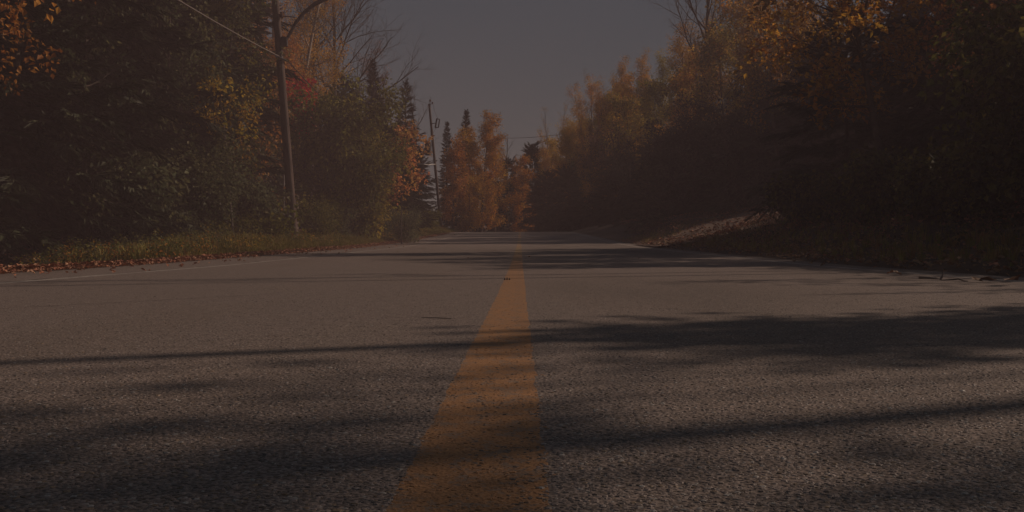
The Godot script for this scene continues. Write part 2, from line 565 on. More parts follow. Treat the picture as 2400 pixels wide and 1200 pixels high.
func build_ground() -> void:
	var xs := PackedFloat32Array()
	var x := -300.0
	while x < 300.0:
		xs.append(x)
		var o := minf(absf(x - LEFT_EDGE), absf(x - RIGHT_EDGE))
		if x < LEFT_EDGE and x + maxf(0.22, o * 0.16) > LEFT_EDGE and x < LEFT_EDGE - 0.01:
			x = LEFT_EDGE - 0.005
		elif x < RIGHT_EDGE and x > LEFT_EDGE:
			x = minf(x + 0.5, RIGHT_EDGE + 0.005) if x < RIGHT_EDGE - 0.01 else RIGHT_EDGE + 0.005
		else:
			x += clampf(o * 0.16, 0.22, 30.0)
	xs.append(300.0)
	var ds := PackedFloat32Array()
	var d := -60.0
	while d < 500.0:
		ds.append(d)
		d += clampf(absf(d) * 0.04, 0.3, 20.0) if d > -2.0 else 2.0
	ds.append(500.0)
	var g := Geo.new()
	for a in ds:
		for b in xs:
			var y := ground_y(b, a)
			var e := 0.1
			var nn := Vector3(ground_y(b - e, a) - ground_y(b + e, a), 2 * e, ground_y(b, a + e) - ground_y(b, a - e)).normalized()
			if absf(b - LEFT_EDGE) < 0.12 or absf(b - RIGHT_EDGE) < 0.12: nn = Vector3.UP
			var t := 0.8 + 0.5 * rough.get_noise_2d(b * 6.0, a * 6.0)
			g.vert(Vector3(b, y, -a), nn, Vector2(b, a) / 1.6, Color(t, t * 0.95, t * 0.9))
	var w := xs.size()
	for k in ds.size() - 1:
		for j in w - 1:
			var q := k * w + j
			g.tri(q, q + w, q + 1)
			g.tri(q + 1, q + w, q + w + 1)
	structure("ground", g.mesh(), M.soil, self)

func build_road() -> void:
	var ds := PackedFloat32Array()
	var d := -12.0
	while d < 140.0:
		ds.append(d)
		d += clampf(d * 0.018, 0.02, 2.0) if d > 0.4 else 0.4
	var road := Node3D.new()
	road.name = "road"
	road.set_meta("kind", "structure")
	add_child(road)
	structure("asphalt", strip(LEFT_EDGE, -3.36, ds, 8, 0.0, 1.0, 0.1), M.asphalt, road)
	structure("white_edge_line", strip(-3.36, -3.26, ds, 1, 0.0, 1.0), M.white, road)
	structure("asphalt", strip(-3.26, -0.114, ds, 24, 0.0, 1.0), M.asphalt, road)
	structure("yellow_centre_line", strip(-0.114, 0.026, ds, 2, 0.0, 0.8, 0.0, true), M.yellow, road)
	structure("asphalt", strip(0.026, 3.26, ds, 24, 0.0, 1.0), M.asphalt, road)
	structure("white_edge_line", strip(3.26, 3.36, ds, 1, 0.0, 1.0), M.white, road)
	structure("asphalt", strip(3.36, RIGHT_EDGE, ds, 3, 0.0, 1.0, 0.1), M.asphalt, road)
	rng.seed = 71
	for line in [[0.45, 3.6, 1.1, 3.0, 0.004], [-2.9, 9.0, -0.2, 8.2, 0.006], [0.1, 7.6, 3.2, 6.6, 0.005], [-2.0, 3.4, -1.2, 4.6, 0.004]]:
		var g := Geo.new()
		var n := 26
		for k in n + 1:
			var t := float(k) / n
			var x := lerpf(line[0], line[2], t) + rf(-0.025, 0.025)
			var dd := lerpf(line[1], line[3], t) + rf(-0.03, 0.03)
			var w: float = line[4] * rf(0.3, 1.0) * minf(1.0, 6.0 * minf(t, 1.0 - t) + 0.1)
			g.vert(Vector3(x, road_y(dd) + 0.003, -dd - w), Vector3.UP)
			g.vert(Vector3(x + w, road_y(dd) + 0.003, -dd + w), Vector3.UP)
			if k > 0:
				var q := k * 2
				g.tri(q - 2, q - 1, q); g.tri(q, q - 1, q + 1)
		structure("crack", g.mesh(), M.tar, road)
	# the stones of the worn surface that stand proud close to the camera
	rng.seed = 77
	var cl := Cloud.new()
	for k in 130000:
		var dd := 0.5 * exp(rng.randf() * 2.75)
		var x := rf(-0.66, 0.66) * dd
		if x < -3.2 or x > 3.2: continue
		var wide := 0.0018 + 0.0028 * pow(rng.randf(), 2.5)
		if rng.randf() < 0.004: wide *= 1.8
		var t := rf(0.45, 1.5)
		var col := Color(0.215, 0.168, 0.144) * t
		if rng.randf() < 0.07: col = Color(0.33, 0.30, 0.27) * rf(0.8, 1.2)
		elif rng.randf() < 0.12: col = Color(0.21, 0.15, 0.10) * t
		if x > -0.114 + rng.randfn(0.0, 0.004) and x < 0.026 + rng.randfn(0.0, 0.005):
			if rng.randf() < 0.45: continue
			if rough.get_noise_2d(x * 260.0, dd * 60.0) + (x + 0.1) * 2.2 + rf(-0.25, 0.25) < 0.22:
				wide *= 0.8
				col = Color(0.35, 0.18, 0.08) * rf(0.75, 1.15)
			elif rng.randf() < 0.45:
				col = Color(0.33, 0.17, 0.078) * rf(0.7, 1.15)
			else:
				col = Color(0.17, 0.125, 0.095) * rf(0.6, 1.4)
		var b := Basis.from_euler(Vector3(rf(-0.25, 0.25), rf(0, TAU), rf(-0.25, 0.25))).scaled(Vector3(wide, wide * rf(0.22, 0.42), wide * rf(0.65, 1.0)))
		cl.add(Transform3D(b, Vector3(x, road_y(dd), -dd)), col)
	many("aggregate", pebble(201), M.stone, cl, road, true)

func build_drive() -> void:
	var g := Geo.new()
	var n := 40
	var cols := 10
	for k in n + 1:
		var d := lerpf(24.6, 44.0, float(k) / n)
		var mid := drive_mid(d)
		for j in cols + 1:
			var s := lerpf(-1.0, 1.0, float(j) / cols)
			var x := maxf(mid + s * (2.3 + 0.12 * rough.get_noise_2d(d * 30.0, s * 40.0)), RIGHT_EDGE - 0.16 + 0.0 * s)
			var y := ground_y(maxf(x, RIGHT_EDGE + 0.01), d) + 0.02 * (1.0 - s * s) + 0.012 + 0.02 * rough.get_noise_2d(x * 20.0, d * 20.0)
			var t := 0.9 + 0.6 * rough.get_noise_2d(x * 14.0, d * 14.0) + 0.5 * rough.get_noise_2d(x * 60.0, d * 40.0)
			g.vert(Vector3(x, y, -d), Vector3(-0.16, 1, 0.03).normalized(), Vector2(x, d) / 1.3, Color(t, t, t))
	for k in n:
		for j in cols:
			var q := k * (cols + 1) + j
			g.tri(q, q + cols + 1, q + 1)
			g.tri(q + 1, q + cols + 1, q + cols + 2)
	structure("gravel_drive", g.mesh(), M.gravel, self)

func build_cover() -> void:
	# grass of the left verge and of the right bank
	rng.seed = 301
	var cl := Cloud.new()
	var green := [Color(0.17, 0.17, 0.03), Color(0.25, 0.23, 0.05), Color(0.36, 0.28, 0.08), Color(0.20, 0.17, 0.04)]
	var dry := [Color(0.32, 0.18, 0.08), Color(0.26, 0.16, 0.06), Color(0.2, 0.16, 0.05)]
	for k in 17000:
		var d := 13.0 + 58.0 * pow(rng.randf(), 1.35)
		var o := rf(0.15, 1.0) * rf(0.3, 2.6)
		var x := LEFT_EDGE - 0.12 - o
		if d < 19.0 and rng.randf() > (d - 13.0) / 6.0: continue
		var s := rf(0.55, 1.1) * clampf(0.35 + o * 0.8, 0.0, 1.15)
		cl.add(Transform3D(Basis.from_euler(Vector3(rf(-0.15, 0.15), rf(0, TAU), 0)).scaled(Vector3(s, s, s)), at(x, d, -0.01)), mix_color(green if rng.randf() < 0.8 else dry))
	for k in 1800:
		var d := 7.0 + 30.0 * pow(rng.randf(), 1.2)
		var o := rf(0.3, 1.0) * rf(0.2, 4.0)
		var x := RIGHT_EDGE + 0.15 + o
		if d > 24.0 and absf(x - drive_mid(d)) < 1.7: continue
		var s := rf(0.25, 0.6)
		cl.add(Transform3D(Basis.from_euler(Vector3(rf(-0.15, 0.15), rf(0, TAU), 0)).scaled(Vector3(s, s, s)), at(x, d, -0.01)), mix_color(green if rng.randf() < 0.6 else dry))
	var grass := Node3D.new()
	grass.name = "verge_grass"
	grass.set_meta("label", "short dry green grass along both edges of the road"); grass.set_meta("category", "grass"); grass.set_meta("kind", "stuff")
	add_child(grass)
	many("blades", tuft(302, 16, 0.26), M.grass, cl, grass, true)
	var weeds := Cloud.new()
	for k in 2600:
		var d := 13.0 + 58.0 * pow(rng.randf(), 1.4)
		var o := rf(0.5, 3.2)
		if rough.get_noise_2d(d * 9.0, o * 9.0) < 0.0: continue
		var s := rf(0.3, 0.75)
		weeds.add(Transform3D(Basis.from_euler(Vector3(0, rf(0, TAU), 0)).scaled(Vector3(s, s, s)), at(LEFT_EDGE - o, d, 0.3 * s * rf(0.4, 1.4))), mix_color(OLIVE + GREY_GREEN if rng.randf() < 0.75 else RUST + YELLOW))
	for k in 2200:
		var d := 6.0 + 34.0 * rng.randf()
		var o := rf(0.6, 6.0)
		if d > 24.0 and absf(RIGHT_EDGE + o - drive_mid(d)) < 1.8: continue
		if rough.get_noise_2d(d * 9.0 + 300.0, o * 9.0) < 0.05: continue
		var s := rf(0.3, 0.7)
		weeds.add(Transform3D(Basis.from_euler(Vector3(0, rf(0, TAU), 0)).scaled(Vector3(s, s, s)), at(RIGHT_EDGE + o, d, 0.3 * s * rf(0.4, 1.4))), mix_color(DARK + RED_BROWN))
	many("weeds", LEAF.fine, M.leaf, weeds, grass, true)
	# fallen leaves
	rng.seed = 303
	cl = Cloud.new()
	var rust := [Color(0.36, 0.15, 0.085), Color(0.44, 0.19, 0.11), Color(0.26, 0.11, 0.07), Color(0.46, 0.27, 0.17)]
	var tan := [Color(0.28, 0.17, 0.09), Color(0.20, 0.11, 0.06), Color(0.34, 0.22, 0.13)]
	for k in 12000:
		var d := 5.5 + 50.0 * pow(rng.randf(), 2.6)
		var x := LEFT_EDGE + 0.12 - absf(rng.randfn(0.0, 0.45)) * clampf(1.6 - d / 28.0, 0.25, 1.0) * 1.2
		if rng.randf() < 0.03: x += rf(0.0, 1.0)
		var s := rf(0.3, 0.65)
		var up := road_y(d) + 0.012 if x > LEFT_EDGE else ground_y(x, d) + rf(0.01, 0.05)
		cl.add(Transform3D(Basis.from_euler(Vector3(rf(-0.6, 0.6), rf(0, TAU), rf(-0.6, 0.6))).scaled(Vector3(s, s, s)), Vector3(x, up, -d)), mix_color(rust))
	for k in 4200:
		var d := -2.0 + 38.0 * pow(rng.randf(), 1.3)
		var x := RIGHT_EDGE - 0.02 + absf(rng.randfn(0.0, 0.8))
		if rng.randf() < 0.02: x -= rf(0.0, 0.6)
		var s := rf(0.3, 0.75)
		var up := road_y(d) + 0.012 if x < RIGHT_EDGE else ground_y(x, d) + rf(0.01, 0.05)
		cl.add(Transform3D(Basis.from_euler(Vector3(rf(-0.6, 0.6), rf(0, TAU), rf(-0.6, 0.6))).scaled(Vector3(s, s, s)), Vector3(x, up, -d)), mix_color(tan if rng.randf() < 0.8 else rust))
	for k in 1800:                                  # on the gravel drive
		var d := rf(24.6, 42.0)
		var x := drive_mid(d) + 1.9 * (1.0 - pow(rng.randf(), 2.0) * 2.0)
		if x < RIGHT_EDGE: continue
		var s := rf(0.7, 1.5)
		cl.add(Transform3D(Basis.from_euler(Vector3(rf(-0.6, 0.6), rf(0, TAU), rf(-0.6, 0.6))).scaled(Vector3(s, s, s)), at(x, d, 0.05)), mix_color(rust + tan))
	for k in 9000:                                 # the woodland floor
		var sd := -1.0 if rng.randf() < 0.6 else 1.0
		var d := rf(8.0, 60.0)
		var x := (LEFT_EDGE - rf(1.5, 9.0)) if sd < 0.0 else RIGHT_EDGE + rf(2.0, 9.0)
		if d > 24.0 and absf(x - drive_mid(d)) < 1.5: continue
		var s := rf(0.7, 1.4)
		cl.add(Transform3D(Basis.from_euler(Vector3(rf(-0.5, 0.5), rf(0, TAU), rf(-0.5, 0.5))).scaled(Vector3(s, s, s)), at(x, d, 0.03)), mix_color(rust if rng.randf() < 0.5 else tan))
	for k in 14:                                   # strays on the road
		var d := 5.0 + 30.0 * rng.randf()
		var s := rf(0.3, 0.6)
		cl.add(Transform3D(Basis.from_euler(Vector3(rf(-0.3, 0.3), rf(0, TAU), rf(-0.3, 0.3))).scaled(Vector3(s, s, s)), Vector3(rf(LEFT_EDGE, RIGHT_EDGE), road_y(d) + 0.008, -d)), mix_color(tan))
	var litter := Node3D.new()
	litter.name = "fallen_leaves"
	litter.set_meta("label", "drift of reddish brown fallen leaves along the road edges"); litter.set_meta("category", "leaves"); litter.set_meta("kind", "stuff")
	add_child(litter)
	many("leaves", dry_leaf(304), M.litter, cl, litter, true)

func hang(a: Vector3, b: Vector3, sag: float, n := 24) -> PackedVector3Array:
	var p := PackedVector3Array()
	for k in n + 1:
		var t := float(k) / n
		p.append(a.lerp(b, t) - Vector3(0, 4.0 * sag * t * (1.0 - t), 0))
	return p

func wire(called: String, a: Vector3, b: Vector3, sag: float, r: float, mat: Material, label: String) -> void:
	var p := hang(a, b, sag)
	var rr := PackedFloat32Array()
	rr.resize(p.size()); rr.fill(r)
	var g := Geo.new()
	g.tube(p, rr, 6)
	var o := part(called, g.mesh(), mat, self)
	o.set_meta("label", label); o.set_meta("category", "cable")

func pole(label: String, foot: Vector3, tip: Vector3, r0: float, r1: float) -> Node3D:
	var root := thing("utility_pole", label, "utility pole", foot)
	var g := Geo.new()
	var p := PackedVector3Array()
	var r := PackedFloat32Array()
	for k in 13:
		var t := k / 12.0
		p.append(Vector3(0, -0.3, 0).lerp(tip - foot, t))
		r.append(lerpf(r0, r1, t))
	g.tube(p, r, 20, true)
	part("shaft", g.mesh(), M.pole, root)
	return root

func build_poles() -> void:
	var foot := at(-5.86, 24.4)
	var tip := Vector3(-6.72, 9.6, -24.9)
	var a := pole("near brown wooden utility pole on the left verge, its right side lit", foot, tip, 0.118, 0.085)
	var on = func(h: float) -> Vector3: return (tip - foot) * ((h - foot.y) / (tip.y - foot.y))
	var g := Geo.new()                             # clamp and bracket of the telephone cable
	var q: Vector3 = on.call(5.28)
	g.box(q + Vector3(0.03, 0, 0.115), Vector3(0.10, 0.09, 0.09))
	g.tube(PackedVector3Array([q + Vector3(-0.1, 0.04, 0.15), q + Vector3(0.13, -0.06, 0.16), q + Vector3(0.24, -0.1, 0.12)]), PackedFloat32Array([0.022, 0.03, 0.02]), 8, true)
	part("cable_clamp", g.mesh(), M.steel, a)
	g = Geo.new()
	q = on.call(5.72)
	g.box(q + Vector3(0.15, 0, 0.03), Vector3(0.16, 0.24, 0.14))
	part("bracket", g.mesh(), M.dark_steel, a)
	g = Geo.new()                                  # curved arm that rises from the bracket
	g.tube(PackedVector3Array([q + Vector3(0.17, 0.0, 0.02), q + Vector3(0.29, 0.22, 0.0), q + Vector3(0.42, 0.5, -0.05), q + Vector3(0.62, 0.78, -0.1), q + Vector3(0.92, 1.04, -0.15), q + Vector3(1.35, 1.26, -0.2), q + Vector3(2.0, 1.42, -0.25)]), PackedFloat32Array([0.035, 0.042, 0.045, 0.05, 0.055, 0.06, 0.06]), 10, true)
	part("curved_arm", g.mesh(), M.bark, a)
	g = Geo.new()
	q = on.call(6.42)
	g.box(q + Vector3(0.11, 0, 0.05), Vector3(0.1, 0.06, 0.06))
	g.tube(PackedVector3Array([q + Vector3(0.14, -0.07, 0.06), q + Vector3(0.14, 0.08, 0.06)]), PackedFloat32Array([0.045, 0.035]), 8, true)
	g.tube(PackedVector3Array([q + Vector3(0.14, -0.02, 0.06), q + Vector3(0.5, -0.05, 0.04)]), PackedFloat32Array([0.018, 0.014]), 6, true)
	part("insulator", g.mesh(), M.ceramic, a)
	g = Geo.new()                                  # ground wire stapled up the shaft
	var gw := PackedVector3Array()
	var gr := PackedFloat32Array()
	for k in 9:
		gw.append(on.call(foot.y + 0.05 + k * 1.1) + Vector3(0.05, 0, 0.12 - 0.0035 * k))
		gr.append(0.008)
	g.tube(gw, gr, 5)
	part("ground_wire", g.mesh(), M.black_cable, a)

	var foot2 := at(-5.63, 67.0)
	var tip2 := Vector3(-6.55, 10.75, -67.3)
	var b := pole("distant leaning utility pole carrying a transformer, beside the rust tree", foot2, tip2, 0.112, 0.08)
	var on2 = func(h: float) -> Vector3: return (tip2 - foot2) * ((h - foot2.y) / (tip2.y - foot2.y))
	g = Geo.new()
	q = on2.call(7.55)
	g.tube(PackedVector3Array([q + Vector3(-0.38, -0.5, 0.1), q + Vector3(-0.38, -0.47, 0.1), q + Vector3(-0.38, 0.42, 0.1), q + Vector3(-0.38, 0.46, 0.1)]), PackedFloat32Array([0.2, 0.24, 0.24, 0.2]), 16, true)
	g.tube(PackedVector3Array([q + Vector3(-0.3, 0.46, 0.15), q + Vector3(-0.3, 0.72, 0.15)]), PackedFloat32Array([0.05, 0.03]), 8, true)
	g.box(q + Vector3(-0.12, 0.2, 0.05), Vector3(0.2, 0.06, 0.1))
	g.box(q + Vector3(-0.12, -0.25, 0.05), Vector3(0.2, 0.06, 0.1))
	part("transformer", g.mesh(), M.dark_steel, b)
	g = Geo.new()
	q = on2.call(10.75)
	g.tube(PackedVector3Array([q + Vector3(0.06, -0.05, 0), q + Vector3(0.07, 0.16, 0), q + Vector3(0.07, 0.18, 0), q + Vector3(0.07, 0.27, 0), q + Vector3(0.07, 0.33, 0)]), PackedFloat32Array([0.02, 0.02, 0.07, 0.08, 0.03]), 8, true)
	g.tube(PackedVector3Array([q + Vector3(0.24, 0.02, 0), q + Vector3(0.24, 0.14, 0)]), PackedFloat32Array([0.05, 0.06]), 8, true)
	g.tube(PackedVector3Array([q + Vector3(0.05, -0.05, 0), q + Vector3(0.24, 0.04, 0)]), PackedFloat32Array([0.02, 0.02]), 6)
	part("insulator", g.mesh(), M.ceramic, b)
	g = Geo.new()                                  # fuse cutout held out on the right
	q = on2.call(9.35)
	g.tube(PackedVector3Array([q + Vector3(0.3, -0.32, 0.05), q + Vector3(0.42, 0.34, 0.05)]), PackedFloat32Array([0.055, 0.055]), 8, true)
	g.tube(PackedVector3Array([q + Vector3(0.42, 0.34, 0.05), q + Vector3(0.62, 0.28, 0.05), q + Vector3(0.52, -0.3, 0.05), q + Vector3(0.3, -0.32, 0.05)]), PackedFloat32Array([0.04, 0.045, 0.045, 0.04]), 6, true)
	g.box(q + Vector3(0.18, 0.0, 0.03), Vector3(0.4, 0.05, 0.05))
	part("fuse_cutout", g.mesh(), M.dark_steel, b)
	g = Geo.new()
	q = on2.call(10.9)
	g.tube(hang(q + Vector3(0.24, 0, 0), on2.call(9.6) + Vector3(0.5, 0.1, 0.05), 0.12, 6), PackedFloat32Array([0.012, 0.012, 0.012, 0.012, 0.012, 0.012, 0.012]), 4)
	part("jumper_wire", g.mesh(), M.black_cable, b)
	g = Geo.new()
	q = on2.call(6.65)
	g.box(q + Vector3(0.02, 0, 0.14), Vector3(0.34, 0.08, 0.08))
	part("cable_clamp", g.mesh(), M.steel, b)

	var c1: Vector3 = foot + on.call(5.28) + Vector3(0.02, 0.02, 0.17)
	wire("telephone_cable", Vector3(-5.9, 5.5, 18.0), c1, 0.95, 0.013, M.cable, "pale cable sagging from the near pole towards the upper left corner")
	wire("telephone_cable", c1 + Vector3(0.16, -0.05, -0.06), foot2 + on2.call(6.65) + Vector3(-0.1, 0, 0.1), 1.15, 0.014, M.black_cable, "dark cable running on from the near pole to the distant pole")
	wire("service_cable", foot2 + on2.call(6.0 + 0.4) + Vector3(0.0, 0.0, 0.1), Vector3(-8.29, 6.50, -64.0), 0.16, 0.04, M.pale_cable, "pale cable loop hanging left from the middle of the distant pole")
	wire("power_line", Vector3(-3.56, 13.76, -112.0), Vector3(8.58, 10.51, -74.0), 0.55, 0.02, M.black_cable, "thin wire crossing the sky above the far end of the road")

func tube_thing(called: String, p: PackedVector3Array, r: PackedFloat32Array, mat: Material, label: String, category: String) -> void:
	var g := Geo.new()
	g.tube(p, r, 6, true)
	var o := part(called, g.mesh(), mat, self)
	o.set_meta("label", label); o.set_meta("category", category)

# ---------------------------------------------------------------- the woods
const DARK := [Color(0.035, 0.043, 0.021), Color(0.056, 0.065, 0.031), Color(0.075, 0.080, 0.045)]
const GREY_GREEN := [Color(0.102, 0.119, 0.060), Color(0.153, 0.162, 0.085), Color(0.085, 0.102, 0.051), Color(0.204, 0.187, 0.085)]
const OLIVE := [Color(0.150, 0.150, 0.033), Color(0.225, 0.203, 0.042), Color(0.105, 0.112, 0.030), Color(0.285, 0.225, 0.053)]
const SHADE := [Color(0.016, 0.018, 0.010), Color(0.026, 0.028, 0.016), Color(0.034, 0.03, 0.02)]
const YELLOW_GREEN := [Color(0.22, 0.20, 0.035), Color(0.30, 0.25, 0.045), Color(0.14, 0.14, 0.03)]
const GOLD := [Color(0.551, 0.319, 0.043), Color(0.667, 0.392, 0.058), Color(0.435, 0.290, 0.043), Color(0.580, 0.261, 0.043)]
const YELLOW := [Color(0.504, 0.350, 0.042), Color(0.630, 0.420, 0.070), Color(0.364, 0.280, 0.042)]
const ORANGE := [Color(0.58, 0.25, 0.035), Color(0.66, 0.32, 0.05), Color(0.46, 0.18, 0.035), Color(0.54, 0.31, 0.045)]
const RUST := [Color(0.48, 0.18, 0.04), Color(0.56, 0.22, 0.045), Color(0.36, 0.13, 0.04), Color(0.62, 0.30, 0.06)]
const PINKISH := [Color(0.621, 0.230, 0.108), Color(0.702, 0.324, 0.108), Color(0.513, 0.270, 0.081), Color(0.675, 0.405, 0.108)]
const RED := [Color(0.675, 0.045, 0.045), Color(0.750, 0.075, 0.060), Color(0.540, 0.045, 0.045)]
const RED_BROWN := [Color(0.300, 0.135, 0.090), Color(0.225, 0.105, 0.075), Color(0.390, 0.180, 0.105)]

func with(base: Dictionary, more: Dictionary) -> Dictionary:
	var o := base.duplicate()
	o.merge(more, true)
	return o

func build_woods() -> void:
	var leafy_tree := {"spread": 2.6, "low": 0.2, "kids": [18, 7, 4], "angle": [1.05, 0.75, 0.8], "levels": 3, "leaf": 5.0, "kind": "fine", "size": 1.0, "ratio": 0.55, "twig": 0.007, "colors": ORANGE}
	var bush := {"spread": 1.0, "low": 0.08, "kids": [9, 5], "angle": [0.9, 0.8], "levels": 2, "leaf": 9.0, "kind": "medium", "stems": 5, "splay": 0.3, "r": 0.02, "ratio": 0.6, "colors": OLIVE}
	var poplar := {"spread": 2.3, "low": 0.15, "kids": [18, 7], "angle": [0.65, 0.7], "levels": 2, "leaf": 5.5, "stems": 3, "splay": 0.10, "r": 0.07, "kind": "fine", "size": 1.0, "shape": "column", "twig": 0.009, "lift": 0.16, "ratio": 0.5, "bark": "grey_bark", "colors": GOLD}
	var bare := {"spread": 4.4, "low": 0.3, "kids": [16, 10, 8, 5], "angle": [0.75, 0.6, 0.6, 0.6], "levels": 4, "leaf": 0.0, "shape": "vase", "lift": 0.07, "ratio": 0.55, "twig": 0.010, "bend": 1.3, "bark": "bark"}
	var hemlock := {"spread": 3.0, "low": 0.02, "droop": 0.35, "gap": 0.34, "count": 8, "power": 0.55, "size": 0.95, "colors": DARK}
	var spruce := {"spread": 1.6, "low": 0.04, "droop": 0.3, "gap": 0.24, "count": 11, "power": 0.85, "size": 0.95, "step": 0.2, "colors": DARK}

	# ---- left of the road, near to far
	broadleaf("maple_tree", -9.3, 13.0, 6.4, with(leafy_tree, {"spread": 2.3, "low": 0.42, "kind": "medium", "leaf": 2.0, "colors": RUST}), "orange red maple whose leafy branches enter the upper left corner")
	conifer("hemlock_tree", -9.27, 17.0, 12.5, hemlock, "dark hemlock below the orange leaves in the upper left corner")
	conifer("hemlock_tree", -9.13, 19.5, 13.5, hemlock, "dark hemlock second from the left edge, behind the bare leaf drift")
	conifer("hemlock_tree", -9.20, 22.5, 13.0, with(hemlock, {"colors": GREY_GREEN}), "greyish green hemlock left of the sagging cable's upper end")
	conifer("hemlock_tree", -8.75, 25.0, 13.5, with(hemlock, {"spread": 2.9}), "dark hemlock directly below the upper end of the sagging cable")
	conifer("hemlock_tree", -9.55, 30.0, 11.0, with(hemlock, {"spread": 2.4}), "dark hemlock nearest the near utility pole on its left")
	broadleaf("tall_shrub", -7.27, 20.5, 2.11, with(bush, {"colors": GREY_GREEN, "spread": 0.9, "kind": "fine", "size": 1.1}), "grey green tall shrub at the verge left of the near pole", "", "shrub")
	broadleaf("tall_shrub", -7.86, 18.8, 1.66, with(bush, {"colors": GREY_GREEN, "spread": 0.8, "leaf": 6.0, "size": 1.1}), "thin dull green shrub leftmost of the verge shrubs", "", "shrub")
	broadleaf("tall_shrub", -6.80, 23.0, 1.45, with(bush, {"colors": GREY_GREEN, "leaf": 6.0, "spread": 0.7}), "low grey green shrub in the gap left of the near pole", "", "shrub")
	broadleaf("leafy_tree", -8.21, 21.0, 7.0, with(leafy_tree, {"spread": 1.5, "low": 0.1, "leaf": 2.6, "colors": GREY_GREEN, "r": 0.06, "kind": "medium", "size": 0.95}), "thin grey green tree before the dark hemlocks, left of the pale cable")
	broadleaf("leafy_tree", -7.80, 24.0, 7.5, with(leafy_tree, {"spread": 1.5, "low": 0.1, "leaf": 2.6, "colors": GREY_GREEN + OLIVE, "r": 0.06, "kind": "medium", "size": 0.95}), "thin dull green tree under the sagging pale cable")
	broadleaf("leafy_tree", -7.49, 27.0, 6.0, with(leafy_tree, {"spread": 1.2, "low": 0.15, "leaf": 2.6, "colors": GREY_GREEN + RUST, "r": 0.05, "kind": "medium", "size": 0.95}), "thin tree of mixed green and rust leaves just left of the near pole")
	broadleaf("leafy_tree", -8.11, 17.5, 5.6, with(leafy_tree, {"spread": 1.2, "low": 0.1, "leaf": 1.6, "colors": GREY_GREEN + DARK, "r": 0.05, "kind": "medium", "size": 0.95}), "very dark thin leafed tree behind the red leaf drift")
	broadleaf("low_bush", -5.96, 22.6, 0.92, with(bush, {"colors": OLIVE + YELLOW_GREEN, "leaf": 3.0, "spread": 0.25, "low": 0.3, "stems": 3, "splay": 0.15}), "small yellowish leaved bush at the foot of the near pole", "", "bush")
	broadleaf("yellow_sapling", -6.63, 21.6, 3.72, with(leafy_tree, {"spread": 1.1, "low": 0.66, "kids": [10, 5], "levels": 2, "kind": "medium", "leaf": 2.2, "size": 0.9, "colors": YELLOW + GOLD, "bark": "grey_bark", "r": 0.04}), "slim yellow leaved sapling against the dark hemlocks left of the pole")
	broadleaf("birch_tree", -9.90, 36.0, 12.0, with(leafy_tree, {"spread": 1.7, "low": 0.25, "leaf": 2.6, "bark": "pale_bark", "colors": ORANGE, "stems": 2, "splay": 0.06}), "pale stemmed birch with orange leaves rising left of the near pole")
	broadleaf("birch_tree", -9.15, 38.0, 12.2, with(leafy_tree, {"spread": 1.8, "low": 0.25, "leaf": 3.2, "bark": "pale_bark", "colors": GOLD + ORANGE}), "birch with golden orange leaves rising right behind the near pole")
	broadleaf("birch_tree", -9.04, 41.0, 10.2, with(leafy_tree, {"spread": 1.3, "low": 0.4, "leaf": 2.2, "bark": "pale_bark", "colors": GOLD}), "sparse gold leaved birch between the pole and the bare tree")
	broadleaf("red_maple", -6.93, 30.0, 5.35, with(leafy_tree, {"spread": 0.7, "low": 0.74, "kids": [9, 5], "levels": 2, "kind": "medium", "leaf": 6.0, "size": 1.1, "colors": RED, "low_colors": RED, "r": 0.05}), "small crimson red maple peeping out right of the near pole")
	broadleaf("maple_tree", -8.30, 31.5, 6.78, with(leafy_tree, {"spread": 1.2, "low": 0.5, "leaf": 4.5, "colors": RUST, "r": 0.05}), "rust orange young maple directly behind the near pole")
	broadleaf("bare_tree", -9.77, 48.0, 15.0, with(bare, {"lean": Vector3(0.02, 0, 0)}), "large bare tree fanning over the left side of the sky")
	broadleaf("bare_tree", -9.70, 44.0, 14.0, with(bare, {"spread": 3.2, "low": 0.45}), "bare tree with upright limbs just left of the large bare one")
	conifer("dark_evergreen", -9.93, 52.0, 9.63, with(spruce, {"spread": 2.4, "power": 0.5, "gap": 0.45}), "broad dark evergreen below the large bare tree")
	broadleaf("green_tree", -5.86, 30.0, 4.49, with(leafy_tree, {"spread": 1.75, "low": 0.12, "kids": [14, 6, 4], "leaf": 3.6, "stems": 3, "splay": 0.16, "r": 0.05, "colors": OLIVE + YELLOW_GREEN, "kind": "medium", "size": 1.1}), "rounded olive green tree right of the near pole")
	broadleaf("green_tree", -5.15, 31.5, 3.99, with(leafy_tree, {"spread": 1.3, "low": 0.12, "kids": [12, 6, 4], "leaf": 4.0, "stems": 2, "splay": 0.16, "r": 0.045, "colors": YELLOW_GREEN + YELLOW, "kind": "medium", "size": 1.1}), "yellowish green small tree beside the pink orange maple")
	broadleaf("maple_tree", -3.92, 31.0, 4.02, with(leafy_tree, {"spread": 0.85, "low": 0.36, "kids": [13, 5], "levels": 2, "leaf": 6.0, "kind": "large", "size": 0.85, "r": 0.022, "colors": PINKISH}), "young maple with large pink orange leaves at the verge edge")
	conifer("spruce_tree", -9.14, 60.0, 12.36, with(spruce, {"spread": 1.25, "size": 1.0}), "narrow pointed dark spruce, tallest on the left skyline")
	broadleaf("bare_tree", -10.88, 68.0, 13.51, with(bare, {"spread": 2.6, "low": 0.2, "kids": [14, 8, 5], "levels": 3, "leaf": 1.6, "size": 1.1, "colors": RED_BROWN, "shape": "round"}), "reddish brown twiggy tree behind the tallest left spruce")
	conifer("spruce_tree", -7.72, 62.0, 11.44, with(spruce, {"spread": 1.9, "gap": 0.42}), "broad dark spruce left of the distant pole")
	broadleaf("bare_tree", -7.48, 70.0, 12.41, with(bare, {"spread": 2.2, "low": 0.3, "kids": [10, 7, 5], "levels": 3}), "small bare tree rising behind the distant pole")
